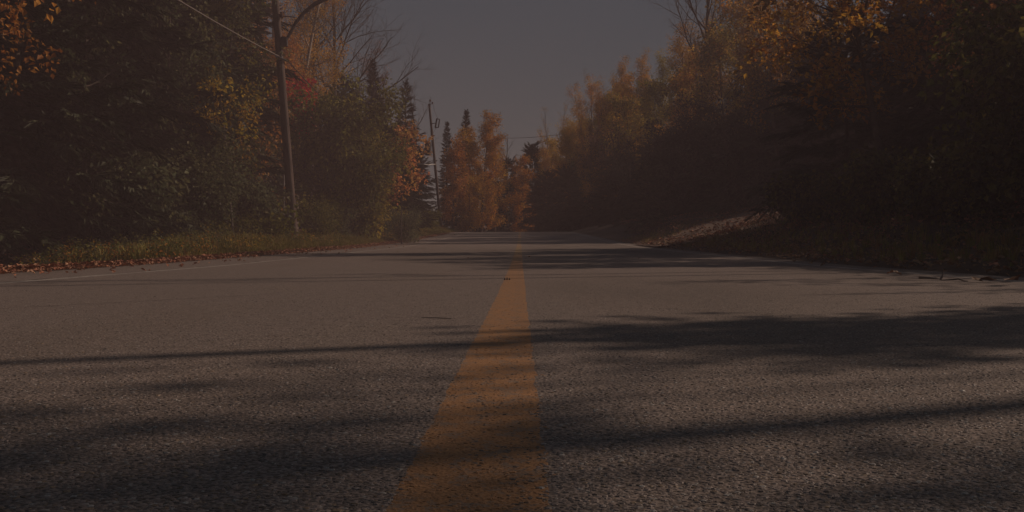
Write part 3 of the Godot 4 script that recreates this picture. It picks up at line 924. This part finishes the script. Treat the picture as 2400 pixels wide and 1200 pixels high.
	conifer("dark_evergreen", -6.99, 58.0, 7.55, with(spruce, {"spread": 1.2, "power": 0.5}), "low dark evergreen behind the pink orange maple")
	conifer("dark_evergreen", -6.38, 46.0, 6.24, with(spruce, {"spread": 2.2, "power": 0.5}), "dark evergreen hidden behind the yellowish green small tree")
	broadleaf("rust_tree", -5.82, 80.0, 8.69, with(leafy_tree, {"spread": 1.7, "low": 0.06, "leaf": 3.4, "kind": "medium", "colors": RUST, "size": 1.3, "kids": [18, 7, 4]}), "rust coloured tree right of the distant pole")
	broadleaf("rust_tree", -4.66, 84.0, 6.25, with(leafy_tree, {"spread": 1.5, "low": 0.06, "leaf": 3.2, "kind": "medium", "colors": ORANGE + GOLD, "size": 1.3}), "low orange tree at the road crest below the pointed spruces")
	conifer("spruce_tree", -7.47, 95.0, 13.30, with(spruce, {"spread": 1.3, "size": 1.0, "gap": 0.3}), "dark pointed spruce just right of the distant pole's top")
	conifer("spruce_tree", -5.90, 94.0, 14.41, with(spruce, {"spread": 1.7, "size": 1.0, "gap": 0.3}), "tall dark pointed spruce left of the orange maple")
	broadleaf("maple_tree", -3.68, 88.0, 12.06, with(leafy_tree, {"spread": 2.1, "low": 0.05, "kids": [24, 7, 4], "leaf": 3.4, "kind": "medium", "colors": ORANGE, "size": 1.3}), "tall orange maple left of the far end of the road")
	for e in [[-2.51, 92.0, 10.51, ORANGE + GOLD, "orange gold tree tucked behind the tall orange maple's right side"], [-4.83, 90.0, 11.27, GOLD + ORANGE, "golden tree filling the gap behind the tall pointed spruce"], [2.81, 95.0, 11.15, YELLOW + GOLD, "yellow bushy tree right of the bushy topped pine"], [3.99, 86.0, 10.77, GOLD, "gold leaved tree beside the slender far poplar"], [6.55, 75.0, 12.25, GOLD + YELLOW, "golden tree filling between the first and second thin poplars"], [7.83, 73.0, 12.93, GOLD + ORANGE, "golden tree filling between the second and tallest thin poplars"]]:
		broadleaf("far_tree", e[0], e[1], e[2], with(leafy_tree, {"spread": 1.7, "low": 0.1, "leaf": 3.4, "kind": "medium", "size": 1.25, "kids": [20, 7, 4], "colors": e[3]}), e[4])
	broadleaf("bare_tree", -1.83, 115.0, 13.97, with(bare, {"spread": 2.4, "kids": [9, 6, 5], "levels": 3}), "bare grey tree right behind the tall orange maple")
	conifer("dark_evergreen", -1.43, 105.0, 10.15, with(spruce, {"spread": 2.4, "power": 0.45, "size": 1.5, "gap": 0.6}), "dark evergreen closing the far end of the road")
	broadleaf("maple_tree", 0.40, 98.0, 9.35, with(leafy_tree, {"spread": 1.5, "low": 0.05, "leaf": 3.4, "kind": "medium", "kids": [22, 7, 4], "colors": ORANGE + RUST, "size": 1.25, "angle": [1.3, 0.75, 0.8]}), "small orange maple at the very end of the road")
	conifer("pine_tree", 1.53, 112.0, 12.59, with(spruce, {"spread": 2.5, "power": 0.4, "size": 1.8, "gap": 0.8, "droop": -0.1}), "dark bushy topped pine right of the road's end")

	# ---- right of the road, far to near
	conifer("dark_evergreen", 4.02, 79.0, 7.04, with(spruce, {"spread": 2.9, "power": 0.62, "size": 1.2, "gap": 0.3}), "dark evergreen below the yellow leaved poplar")
	conifer("dark_evergreen", 2.48, 84.0, 7.09, with(spruce, {"spread": 2.6, "power": 0.62, "size": 1.2, "gap": 0.3}), "low dark evergreen right of the bushy pine")
	broadleaf("poplar_tree", 3.20, 88.0, 13.54, with(poplar, {"spread": 2.4, "leaf": 4.5, "colors": GOLD + PINKISH, "bare_top": 0.7, "low": 0.12}), "slender yellow poplar furthest along the right side", "", "tree")
	broadleaf("poplar_tree", 4.77, 84.0, 10.64, with(poplar, {"spread": 2.6, "leaf": 6.5, "stems": 4, "splay": 0.16, "angle": [0.9, 0.7], "shape": "round", "colors": YELLOW + GOLD, "low": 0.45}), "bright golden bushy poplar above the dark evergreens")
	broadleaf("poplar_tree", 5.65, 74.0, 13.61, with(poplar, { "colors": GOLD + PINKISH}), "leftmost of the four thin orange gold poplars on the right skyline")
	broadleaf("poplar_tree", 6.87, 72.0, 14.23, with(poplar, { "colors": GOLD + PINKISH}), "second from left of the four thin orange gold poplars")
	broadleaf("poplar_tree", 8.02, 70.0, 14.16, with(poplar, { "colors": GOLD + PINKISH}), "tallest of the four thin orange gold poplars")
	broadleaf("poplar_tree", 9.10, 71.0, 13.65, with(poplar, { "colors": GOLD + ORANGE}), "rightmost of the four thin orange gold poplars")
	broadleaf("poplar_tree", 8.85, 62.0, 12.51, with(poplar, {"spread": 2.4, "leaf": 6.0, "colors": YELLOW + YELLOW_GREEN}), "yellow green poplar beside the four thin ones")
	broadleaf("maple_tree", 9.75, 58.0, 12.35, with(leafy_tree, {"spread": 1.9, "leaf": 4.0, "colors": GOLD, "size": 1.1}), "golden maple below the left limbs of the right bare tree")
	broadleaf("maple_tree", 11.84, 56.0, 12.95, with(leafy_tree, {"spread": 2.3, "leaf": 4.0, "colors": GOLD + ORANGE, "size": 1.1}), "orange gold maple behind the trunk of the right bare tree")
	broadleaf("bare_tree", 9.55, 50.0, 16.0, with(bare, {"spread": 4.4, "low": 0.5, "angle": [0.55, 0.5, 0.6, 0.6]}), "bare tree with upswept limbs on the right skyline")
	broadleaf("bare_tree", 11.32, 53.0, 15.0, with(bare, {"spread": 3.0, "low": 0.5, "angle": [0.5, 0.5, 0.6, 0.6]}), "second bare tree just right of the upswept one")
	broadleaf("yellow_tree", 10.46, 43.0, 12.5, with(leafy_tree, {"spread": 2.3, "low": 0.3, "leaf": 4.5, "colors": YELLOW + OLIVE, "size": 1.05}), "tall yellow green tree right of the bare trees")
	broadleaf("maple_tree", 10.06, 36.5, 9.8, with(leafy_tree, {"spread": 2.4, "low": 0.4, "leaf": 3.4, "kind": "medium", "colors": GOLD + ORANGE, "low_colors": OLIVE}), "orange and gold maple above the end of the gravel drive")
	conifer("dark_evergreen", 6.22, 76.0, 6.71, with(spruce, {"spread": 2.6, "power": 0.62, "size": 1.15, "gap": 0.3}), "dark evergreen below the thin poplars")
	conifer("dark_evergreen", 6.62, 62.0, 6.36, with(spruce, {"spread": 2.5, "power": 0.62, "size": 1.05, "gap": 0.28}), "dark evergreen right below the tallest poplar")
	conifer("dark_evergreen", 8.22, 54.0, 7.04, with(spruce, {"spread": 2.6, "power": 0.6, "size": 1.05, "gap": 0.28}), "dark evergreen below the golden maple")
	conifer("dark_evergreen", 9.27, 48.0, 7.49, with(spruce, {"spread": 2.8, "power": 0.6, "size": 1.05, "gap": 0.28}), "dark evergreen in front of the right bare tree's trunk")
	conifer("dark_evergreen", 10.02, 42.0, 6.39, with(spruce, {"spread": 2.7, "power": 0.6, "size": 1.0, "gap": 0.28}), "dark evergreen behind the upper end of the gravel drive")
	conifer("dark_evergreen", 11.52, 37.0, 8.6, with(spruce, {"spread": 2.8, "power": 0.6, "size": 1.0, "gap": 0.28}), "dark evergreen right of the gravel drive's upper end")
	conifer("dark_evergreen", 8.57, 24.8, 6.6, with(hemlock, {"spread": 2.4}), "dark hemlock left behind the large orange leaved tree")
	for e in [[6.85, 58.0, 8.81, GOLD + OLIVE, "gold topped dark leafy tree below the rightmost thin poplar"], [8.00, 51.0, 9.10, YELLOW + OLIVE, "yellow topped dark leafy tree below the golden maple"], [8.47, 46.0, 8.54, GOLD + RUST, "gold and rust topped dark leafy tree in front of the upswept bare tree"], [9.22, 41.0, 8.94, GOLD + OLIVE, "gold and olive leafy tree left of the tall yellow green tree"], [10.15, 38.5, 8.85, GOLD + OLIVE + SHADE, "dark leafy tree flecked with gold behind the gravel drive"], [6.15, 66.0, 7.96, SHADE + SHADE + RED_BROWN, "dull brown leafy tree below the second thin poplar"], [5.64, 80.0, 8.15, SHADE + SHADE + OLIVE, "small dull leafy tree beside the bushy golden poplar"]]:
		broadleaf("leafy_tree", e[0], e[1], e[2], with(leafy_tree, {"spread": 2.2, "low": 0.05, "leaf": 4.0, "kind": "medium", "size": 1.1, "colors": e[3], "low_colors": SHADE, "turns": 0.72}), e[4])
	conifer("young_spruce", 5.28, 39.0, 3.69, with(spruce, {"spread": 0.85, "gap": 0.2, "size": 0.6, "colors": DARK + GREY_GREEN}), "small young spruce at the corner of the gravel drive")
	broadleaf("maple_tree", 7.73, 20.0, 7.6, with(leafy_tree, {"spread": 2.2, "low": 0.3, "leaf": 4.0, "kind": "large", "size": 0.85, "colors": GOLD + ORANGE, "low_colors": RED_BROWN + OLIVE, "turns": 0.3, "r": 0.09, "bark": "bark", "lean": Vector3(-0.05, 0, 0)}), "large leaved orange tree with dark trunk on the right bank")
	broadleaf("maple_tree", 8.51, 17.5, 7.2, with(leafy_tree, {"spread": 2.0, "low": 0.3, "leaf": 3.2, "kind": "medium", "colors": RED_BROWN + RUST, "r": 0.08}), "sparse reddish brown maple near the right edge")
	conifer("dark_evergreen", 10.04, 23.0, 5.6, with(hemlock, {"spread": 2.3}), "dark hemlock right behind the large orange leaved tree")
	conifer("dark_evergreen", 10.02, 19.0, 7.4, with(hemlock, {"spread": 2.2}), "dark hemlock at the right edge behind the sparse maple")
	for e in [[6.49, 21.0, 1.35, "dull green shrub on the bank before the gravel drive"], [6.30, 16.5, 1.33, "dark shrub at the foot of the large orange leaved tree"], [6.66, 14.5, 1.26, "dark shrub between the orange leaved tree and the right edge"], [6.91, 13.0, 1.33, "dark shrub nearest the right edge of the view"], [6.8, 11.6, 3.4, "dark shrub off the right edge, first behind the twigs"], [7.2, 9.9, 3.4, "dark shrub off the right edge, level with the twigs"], [7.8, 8.0, 3.2, "dark shrub off the right edge, just nearer than the twigs"], [7.0, 12.8, 4.0, "taller dark shrub just off the right edge"]]:
		broadleaf("bank_shrub", e[0], e[1], e[2], with(bush, {"colors": OLIVE + DARK, "leaf": 6.0, "spread": 0.8}), e[3], "shrubs on the right bank", "shrub")

	# ---- trees off the right edge whose shadows cross the foreground
	var slim := {"spread": 1.1, "low": 0.62, "kids": [9, 5], "angle": [0.8, 0.7], "levels": 2, "leaf": 5.0, "kind": "medium", "size": 1.0, "ratio": 0.5, "bend": 0.15, "colors": GOLD, "bark": "grey_bark"}
	broadleaf("slender_tree", 9.0, 6.08, 12.5, with(slim, {"r": 0.085, "leaf": 0.5, "low": 0.8, "spread": 0.5}), "slender bare stemmed tree off the right edge, its thin shadow crossing the road")
	broadleaf("slender_tree", 9.0, 6.2, 6.9, with(slim, {"r": 0.06, "low": 0.5, "leaf": 9.0, "spread": 0.62, "kids": [13, 5]}), "short leafy tree off the right edge casting the broad shadow right of the line")
	broadleaf("slender_tree", 9.3, 4.98, 11.0, with(slim, {"r": 0.10, "low": 0.8, "leaf": 1.5, "spread": 0.4}), "straight slender tree off the right edge shading the nearest asphalt")
	broadleaf("slender_tree", 9.0, 4.82, 8.8, with(slim, {"r": 0.025, "low": 0.91, "leaf": 9.0, "spread": 0.26, "kids": [12, 5], "angle": [0.6, 0.6]}), "leafy topped tree off the right edge shading the lower left corner")
	broadleaf("slender_tree", 9.0, 5.62, 9.2, with(slim, {"r": 0.02, "low": 0.87, "leaf": 3.0, "spread": 0.5, "kids": [10, 5]}), "sparse topped tree off the right edge dappling the asphalt left of the line")
	broadleaf("slender_tree", 9.1, 5.68, 6.5, with(slim, {"r": 0.06, "low": 0.55, "leaf": 8.0, "spread": 0.6, "kids": [12, 5]}), "second short leafy tree off the right edge, nearer the camera")
	broadleaf("slender_tree", 9.0, 5.1, 8.8, with(slim, {"r": 0.025, "low": 0.91, "leaf": 4.5, "spread": 0.26, "kids": [12, 5], "angle": [0.6, 0.6]}), "high crowned tree off the right edge shading the left foreground")
	broadleaf("slender_tree", 9.0, 4.35, 7.2, with(slim, {"r": 0.03, "low": 0.72, "leaf": 2.5, "spread": 0.4, "kids": [8, 4]}), "small sparse tree off the right edge, nearest the camera")
	broadleaf("slender_tree", 9.0, 4.62, 8.8, with(slim, {"r": 0.025, "low": 0.91, "leaf": 9.0, "spread": 0.26, "kids": [12, 5], "angle": [0.6, 0.6]}), "dense topped tree off the right edge, beside the smallest sparse one")
	broadleaf("slender_tree", 9.0, 5.3, 9.1, with(slim, {"r": 0.02, "low": 0.88, "leaf": 3.2, "spread": 0.45, "kids": [10, 5]}), "second sparse topped tree off the right edge, dappling the left foreground")
	broadleaf("slender_tree", 9.0, 7.75, 6.0, with(slim, {"r": 0.05, "leaf": 0.9, "low": 0.5, "spread": 0.35}), "low slim tree off the right edge, first of the thin leaved ones")
	broadleaf("slender_tree", 9.0, 8.7, 5.6, with(slim, {"r": 0.04, "leaf": 0.9, "low": 0.5, "spread": 0.35}), "low slim tree off the right edge, second of the thin leaved ones")
	broadleaf("slender_tree", 9.0, 9.5, 6.4, with(slim, {"r": 0.05, "leaf": 1.2, "low": 0.5, "spread": 0.4}), "low slim tree off the right edge, third of the thin leaved ones")
	broadleaf("slender_tree", 9.4, 14.4, 7.2, with(slim, {"r": 0.07, "low": 0.4, "leaf": 7.0, "spread": 1.1, "kids": [12, 5]}), "rounded leafy tree off the right edge between two taller ones")
	broadleaf("slender_tree", 9.0, 10.6, 12.0, with(slim, {"r": 0.06, "leaf": 0.6, "low": 0.7, "spread": 0.6}), "tall thin stem off the right edge behind the short leafy trees")
	broadleaf("slender_tree", 9.3, 11.4, 11.0, with(slim, {"r": 0.07, "leaf": 1.0, "low": 0.6, "spread": 0.8}), "second tall thin stem off the right edge behind the short leafy trees")
	broadleaf("slender_tree", 9.0, 13.2, 7.0, with(slim, {"r": 0.07, "low": 0.45, "leaf": 7.0, "spread": 0.9, "kids": [12, 5]}), "leafy tree off the right edge level with the bank shrubs")
	broadleaf("slender_tree", 9.2, 15.6, 7.4, with(slim, {"r": 0.07, "low": 0.4, "leaf": 6.0, "spread": 1.2, "kids": [12, 5]}), "leafy tree off the right edge behind the bank shrubs")
	for e in [[10.5, 9.5, 4.8], [11.2, 12.5, 5.6], [11.8, 15.5, 6.2], [11.6, 17.4, 5.4], [12.6, 19.0, 6.0], [14.0, 16.0, 7.0]]:
		conifer("forest_evergreen", e[0], e[1], e[2], with(hemlock, {"spread": 2.2, "size": 1.1}), "dense dark evergreen on the bank off the right edge", "evergreens off the right edge")

	# ---- verge bushes on the left
	var vb := with(bush, {"spread": 0.45, "stems": 4, "kids": [6, 4], "leaf": 11.0, "r": 0.012, "kind": "fine", "size": 0.9})
	for e in [[-7.24, 19.2, 0.60, GREY_GREEN, "low pale green bush before the grey green tall shrub"], [-7.02, 20.6, 0.67, OLIVE, "low olive bush in the verge grass below the yellow sapling"], [-6.75, 22.0, 0.75, OLIVE, "low green bush two steps left of the near pole"], [-5.89, 27.0, 1.42, OLIVE, "bushy green plant first right of the near pole"], [-5.67, 29.0, 1.31, GREY_GREEN, "grey green bush at the foot of the rounded olive tree"], [-5.51, 31.5, 1.51, OLIVE, "green bush at the verge below the yellowish green tree"], [-5.56, 36.0, 1.58, GREY_GREEN, "dull bush under the pink orange maple"], [-5.63, 42.0, 1.75, YELLOW, "yellowing bush at the verge left of the distant pole"], [-5.80, 50.0, 1.88, YELLOW, "small yellow bush nearest the distant pole on its left"], [-5.86, 60.0, 2.62, OLIVE, "green bush immediately left of the distant pole's foot"], [-4.11, 33.5, 1.48, GREY_GREEN, "dull green bush in front of the pink orange maple's stem"]]:
		broadleaf("verge_bush", e[0], e[1], e[2], with(vb, {"colors": e[3]}), e[4], "bushes along the left verge", "bush")

	broadleaf("verge_bush", -5.83, 23.9, 0.44, with(vb, {"spread": 0.14, "size": 0.45, "stems": 1, "kids": [10, 4], "colors": GREY_GREEN}), "small weeds growing round the near pole's foot", "bushes along the left verge", "bush")

	# ---- the depth of the wood
	var back := with(hemlock, {"gap": 0.42, "count": 8, "size": 1.5, "spread": 3.4, "power": 0.5})
	for e in [[-11.0, 16.0, 12.0], [-13.5, 22.0, 14.0], [-12.0, 28.0, 13.0], [-15.5, 33.0, 14.0], [-19.0, 26.0, 15.0], [-18.0, 40.0, 13.0], [-12.6, 36.0, 10.0], [-24.0, 45.0, 15.0], [-21.0, 60.0, 14.0], [-13.0, 50.0, 8.5], [-16.0, 66.0, 10.0], [-13.0, 80.0, 10.0], [-11.0, 74.0, 9.0], [-11.5, 100.0, 11.0], [-16.0, 110.0, 12.0]]:
		conifer("forest_evergreen", e[0], e[1], e[2], back, "dark evergreen deep in the wood behind the left roadside trees", "evergreens deep in the left wood")
	for e in [[-28.0, 34.0, 15.0], [-32.0, 55.0, 15.0], [-27.0, 75.0, 14.0], [-22.0, 92.0, 13.0], [-19.0, 128.0, 12.0], [-38.0, 70.0, 16.0], [-23.0, 36.0, 14.0], [-30.0, 100.0, 14.0]]:
		conifer("forest_evergreen", e[0], e[1], e[2], with(back, {"size": 2.0, "spread": 4.2, "gap": 0.5}), "dark evergreen deep in the wood behind the left roadside trees", "evergreens deep in the left wood")
	for e in [[23.0, 41.5, 14.0], [24.0, 46.0, 14.0], [22.0, 56.0, 13.0], [21.0, 66.0, 12.0], [19.0, 78.0, 11.0], [17.0, 92.0, 10.5], [30.0, 54.0, 15.0], [30.0, 70.0, 14.0], [27.0, 88.0, 13.0], [38.0, 75.0, 15.0], [15.0, 108.0, 11.0], [24.0, 110.0, 13.0], [27.0, 27.5, 14.0]]:
		conifer("forest_evergreen", e[0], e[1], e[2], with(back, {"size": 2.0, "spread": 4.2, "gap": 0.5}), "dark evergreen deep in the wood behind the right roadside trees", "evergreens deep in the right wood")
	for e in [[-5.0, 118.0, 9.0], [-1.0, 125.0, 9.0], [3.0, 122.0, 8.5], [7.5, 118.0, 9.0]]:
		conifer("forest_evergreen", e[0], e[1], e[2], with(back, {"size": 2.4}), "dark evergreen closing the view beyond the road's crest", "evergreens beyond the crest")
	for e in [[11.0, 88.0, 10.0], [13.0, 72.0, 9.5], [15.0, 60.0, 11.0], [17.0, 50.0, 12.5], [14.5, 45.0, 10.5], [17.0, 38.5, 10.5], [18.0, 42.0, 13.0], [13.0, 23.5, 7.0], [18.0, 24.5, 13.0], [11.5, 22.5, 5.6], [15.0, 25.0, 11.0], [13.2, 26.5, 7.5]]:
		conifer("forest_evergreen", e[0], e[1], e[2], back, "dark evergreen deep in the wood behind the right roadside trees", "evergreens deep in the right wood")

func build_small() -> void:
	tube_thing("marker_post", PackedVector3Array([at(-6.95, 27.5), at(-6.95, 27.5, 1.15), at(-6.95, 27.5, 2.0)]), PackedFloat32Array([0.035, 0.035, 0.03]), M.steel, "thin grey post standing in the shade left of the near pole", "post")
	# fallen twigs and single leaves at the right edge of the asphalt
	var p := Vector3(2.83, road_y(6.2), -6.2)
	tube_thing("fallen_twig", PackedVector3Array([p + Vector3(-0.06, 0.01, 0), p + Vector3(0.0, 0.014, 0.01), p + Vector3(0.05, 0.018, 0.0), p + Vector3(0.075, 0.006, 0.02), p + Vector3(0.1, 0.004, 0.03)]), PackedFloat32Array([0.003, 0.005, 0.005, 0.004, 0.002]), M.bark, "crooked dark twig lying at the right edge of the asphalt", "twig")
	tube_thing("fallen_twig", PackedVector3Array([p + Vector3(-0.06, 0.012, -0.02), p + Vector3(-0.045, 0.04, -0.02), p + Vector3(-0.04, 0.065, -0.025)]), PackedFloat32Array([0.008, 0.006, 0.005]), M.grey_bark, "short pale stub of wood sticking up beside the crooked twig", "twig")
	var q := Vector3(2.85, road_y(6.6), -6.6)
	tube_thing("fallen_twig", PackedVector3Array([q + Vector3(-0.06, 0.014, 0), q + Vector3(0, 0.012, 0.01), q + Vector3(0.07, 0.004, 0.03)]), PackedFloat32Array([0.011, 0.009, 0.003]), M.grey_bark, "pale tapering piece of wood left of the crooked twig", "twig")
	var s := Vector3(-0.27, road_y(3.0), -3.0)
	tube_thing("fallen_twig", PackedVector3Array([s + Vector3(-0.05, 0.003, -0.03), s + Vector3(0, 0.004, 0), s + Vector3(0.05, 0.003, 0.02)]), PackedFloat32Array([0.001, 0.0016, 0.001]), M.grey_bark, "thin dark twig on the asphalt left of the yellow line", "twig")
	var shapes := [dry_leaf(401), dry_leaf(402), dry_leaf(403)]
	rng.seed = 404
	var n := 0
	for e in [[2.95, 6.1, 0.9, Color(0.16, 0.09, 0.05), "dark curled dry leaf right of the crooked twig"], [3.03, 6.1, 1.0, Color(0.18, 0.10, 0.055), "brown dry leaf next to the dark curled one"], [3.17, 6.1, 1.1, Color(0.40, 0.27, 0.20), "pale pinkish dry leaf near the right edge of the view"], [3.42, 6.5, 1.0, Color(0.36, 0.13, 0.07), "reddish dry leaf standing behind the pale pinkish one"], [2.96, 7.4, 0.9, Color(0.42, 0.29, 0.2), "pale dry leaf on the litter edge left of the twigs"], [2.99, 7.6, 0.8, Color(0.35, 0.14, 0.06), "orange dry leaf beside the pale leaf left of the twigs"]]:
		var m := Geo.new()
		var o := part("dry_leaf", shapes[n % 3], M["leaf_%d" % n] if M.has("leaf_%d" % n) else leaf_material(e[3]), self)
		o.position = Vector3(e[0], maxf(road_y(e[1]), ground_y(e[0], e[1])) + 0.012, -e[1])
		o.rotation = Vector3(rf(-0.5, 0.3), rf(0, TAU), rf(-0.3, 0.3))
		o.scale = Vector3.ONE * e[2]
		o.set_meta("label", e[4]); o.set_meta("category", "leaf")
		n += 1
	var g := Geo.new()
	for k in 3:
		g.tube(PackedVector3Array([Vector3(k * 0.016 - 0.02, 0.0, 0), Vector3(k * 0.016 - 0.017, 0.009 + 0.004 * (k % 2), 0.003), Vector3(k * 0.016 - 0.012, 0.002, 0.006)]), PackedFloat32Array([0.004, 0.006, 0.002]), 5, true)
	var bit := part("bark_crumbs", g.mesh(), M.bark, self)
	bit.position = Vector3(-0.09, road_y(6.4) + 0.003, -6.4)
	bit.set_meta("label", "dark crumbs of bark lying on the left edge of the yellow line"); bit.set_meta("category", "debris")

func leaf_material(c: Color) -> StandardMaterial3D:
	var m := plain(c, 0.8, true)
	m.cull_mode = BaseMaterial3D.CULL_DISABLED
	return m

func _ready() -> void:
	# camera: 22 cm above the asphalt, looking along the road
	var cam := Camera3D.new()
	cam.name = "camera"
	add_child(cam)
	cam.position = Vector3(0, 0.22, 0)
	cam.rotation = Vector3(-0.00545, 0.0091, 0)
	cam.fov = rad_to_deg(2.0 * atan(600.0 / 2200.0))
	cam.near = 0.05
	cam.far = 2000.0
	# sky, exposure
	var sky := ProceduralSkyMaterial.new()
	sky.sky_top_color = Color(0.018, 0.043, 0.066).linear_to_srgb()
	sky.sky_horizon_color = Color(0.142, 0.108, 0.092).linear_to_srgb()
	sky.sky_curve = 0.15
	sky.ground_bottom_color = Color(0.03, 0.025, 0.02).linear_to_srgb()
	sky.ground_horizon_color = Color(0.10, 0.08, 0.07).linear_to_srgb()
	sky.sun_angle_max = 55.0                       # the bright hazy sky round the low sun
	sky.sun_curve = 0.28
	var env := Environment.new()
	env.background_mode = Environment.BG_SKY
	env.sky = Sky.new()
	env.sky.sky_material = sky
	env.tonemap_mode = Environment.TONE_MAPPER_LINEAR
	env.tonemap_exposure = 1.0
	env.sdfgi_enabled = true; env.ssao_enabled = true; env.ssil_enabled = true
	env.volumetric_fog_enabled = true
	env.volumetric_fog_density = 0.0
	var we := WorldEnvironment.new()
	we.name = "world"
	we.environment = env
	add_child(we)
	# low autumn sun from the right, a little ahead of the camera
	var sun := DirectionalLight3D.new()
	sun.name = "sun"
	add_child(sun)
	var el := deg_to_rad(36.0)
	var az := deg_to_rad(67.0)
	var to := Vector3(sin(az) * cos(el), sin(el), -cos(az) * cos(el))
	sun.look_at_from_position(Vector3.ZERO, -to, Vector3.UP)
	sun.light_color = Color(1.0, 0.89, 0.80)
	sun.light_energy = 0.72
	sun.light_angular_distance = 0.5
	sun.shadow_enabled = true

	rough.noise_type = FastNoiseLite.TYPE_SIMPLEX_SMOOTH
	rough.frequency = 0.05
	rough.seed = 11
	rng.seed = 1
	make_materials()
	make_leaves()
	build_ground()
	build_road()
	build_drive()
	build_poles()
	build_woods()
	build_cover()
	build_small()
	# thin autumn haze hanging between the trees
	var haze := FogVolume.new()
	haze.name = "haze"
	haze.shape = RenderingServer.FOG_VOLUME_SHAPE_BOX
	haze.size = Vector3(70, 16, 36)
	haze.position = Vector3(0, 6.5, -13)
	var fm := FogMaterial.new()
	fm.density = 0.0075
	fm.albedo = Color(0.95, 0.84, 0.85)
	haze.material = fm
	haze.set_meta("kind", "stuff")
	haze.set_meta("label", "thin brownish haze hanging between the trees"); haze.set_meta("category", "haze")
	add_child(haze)
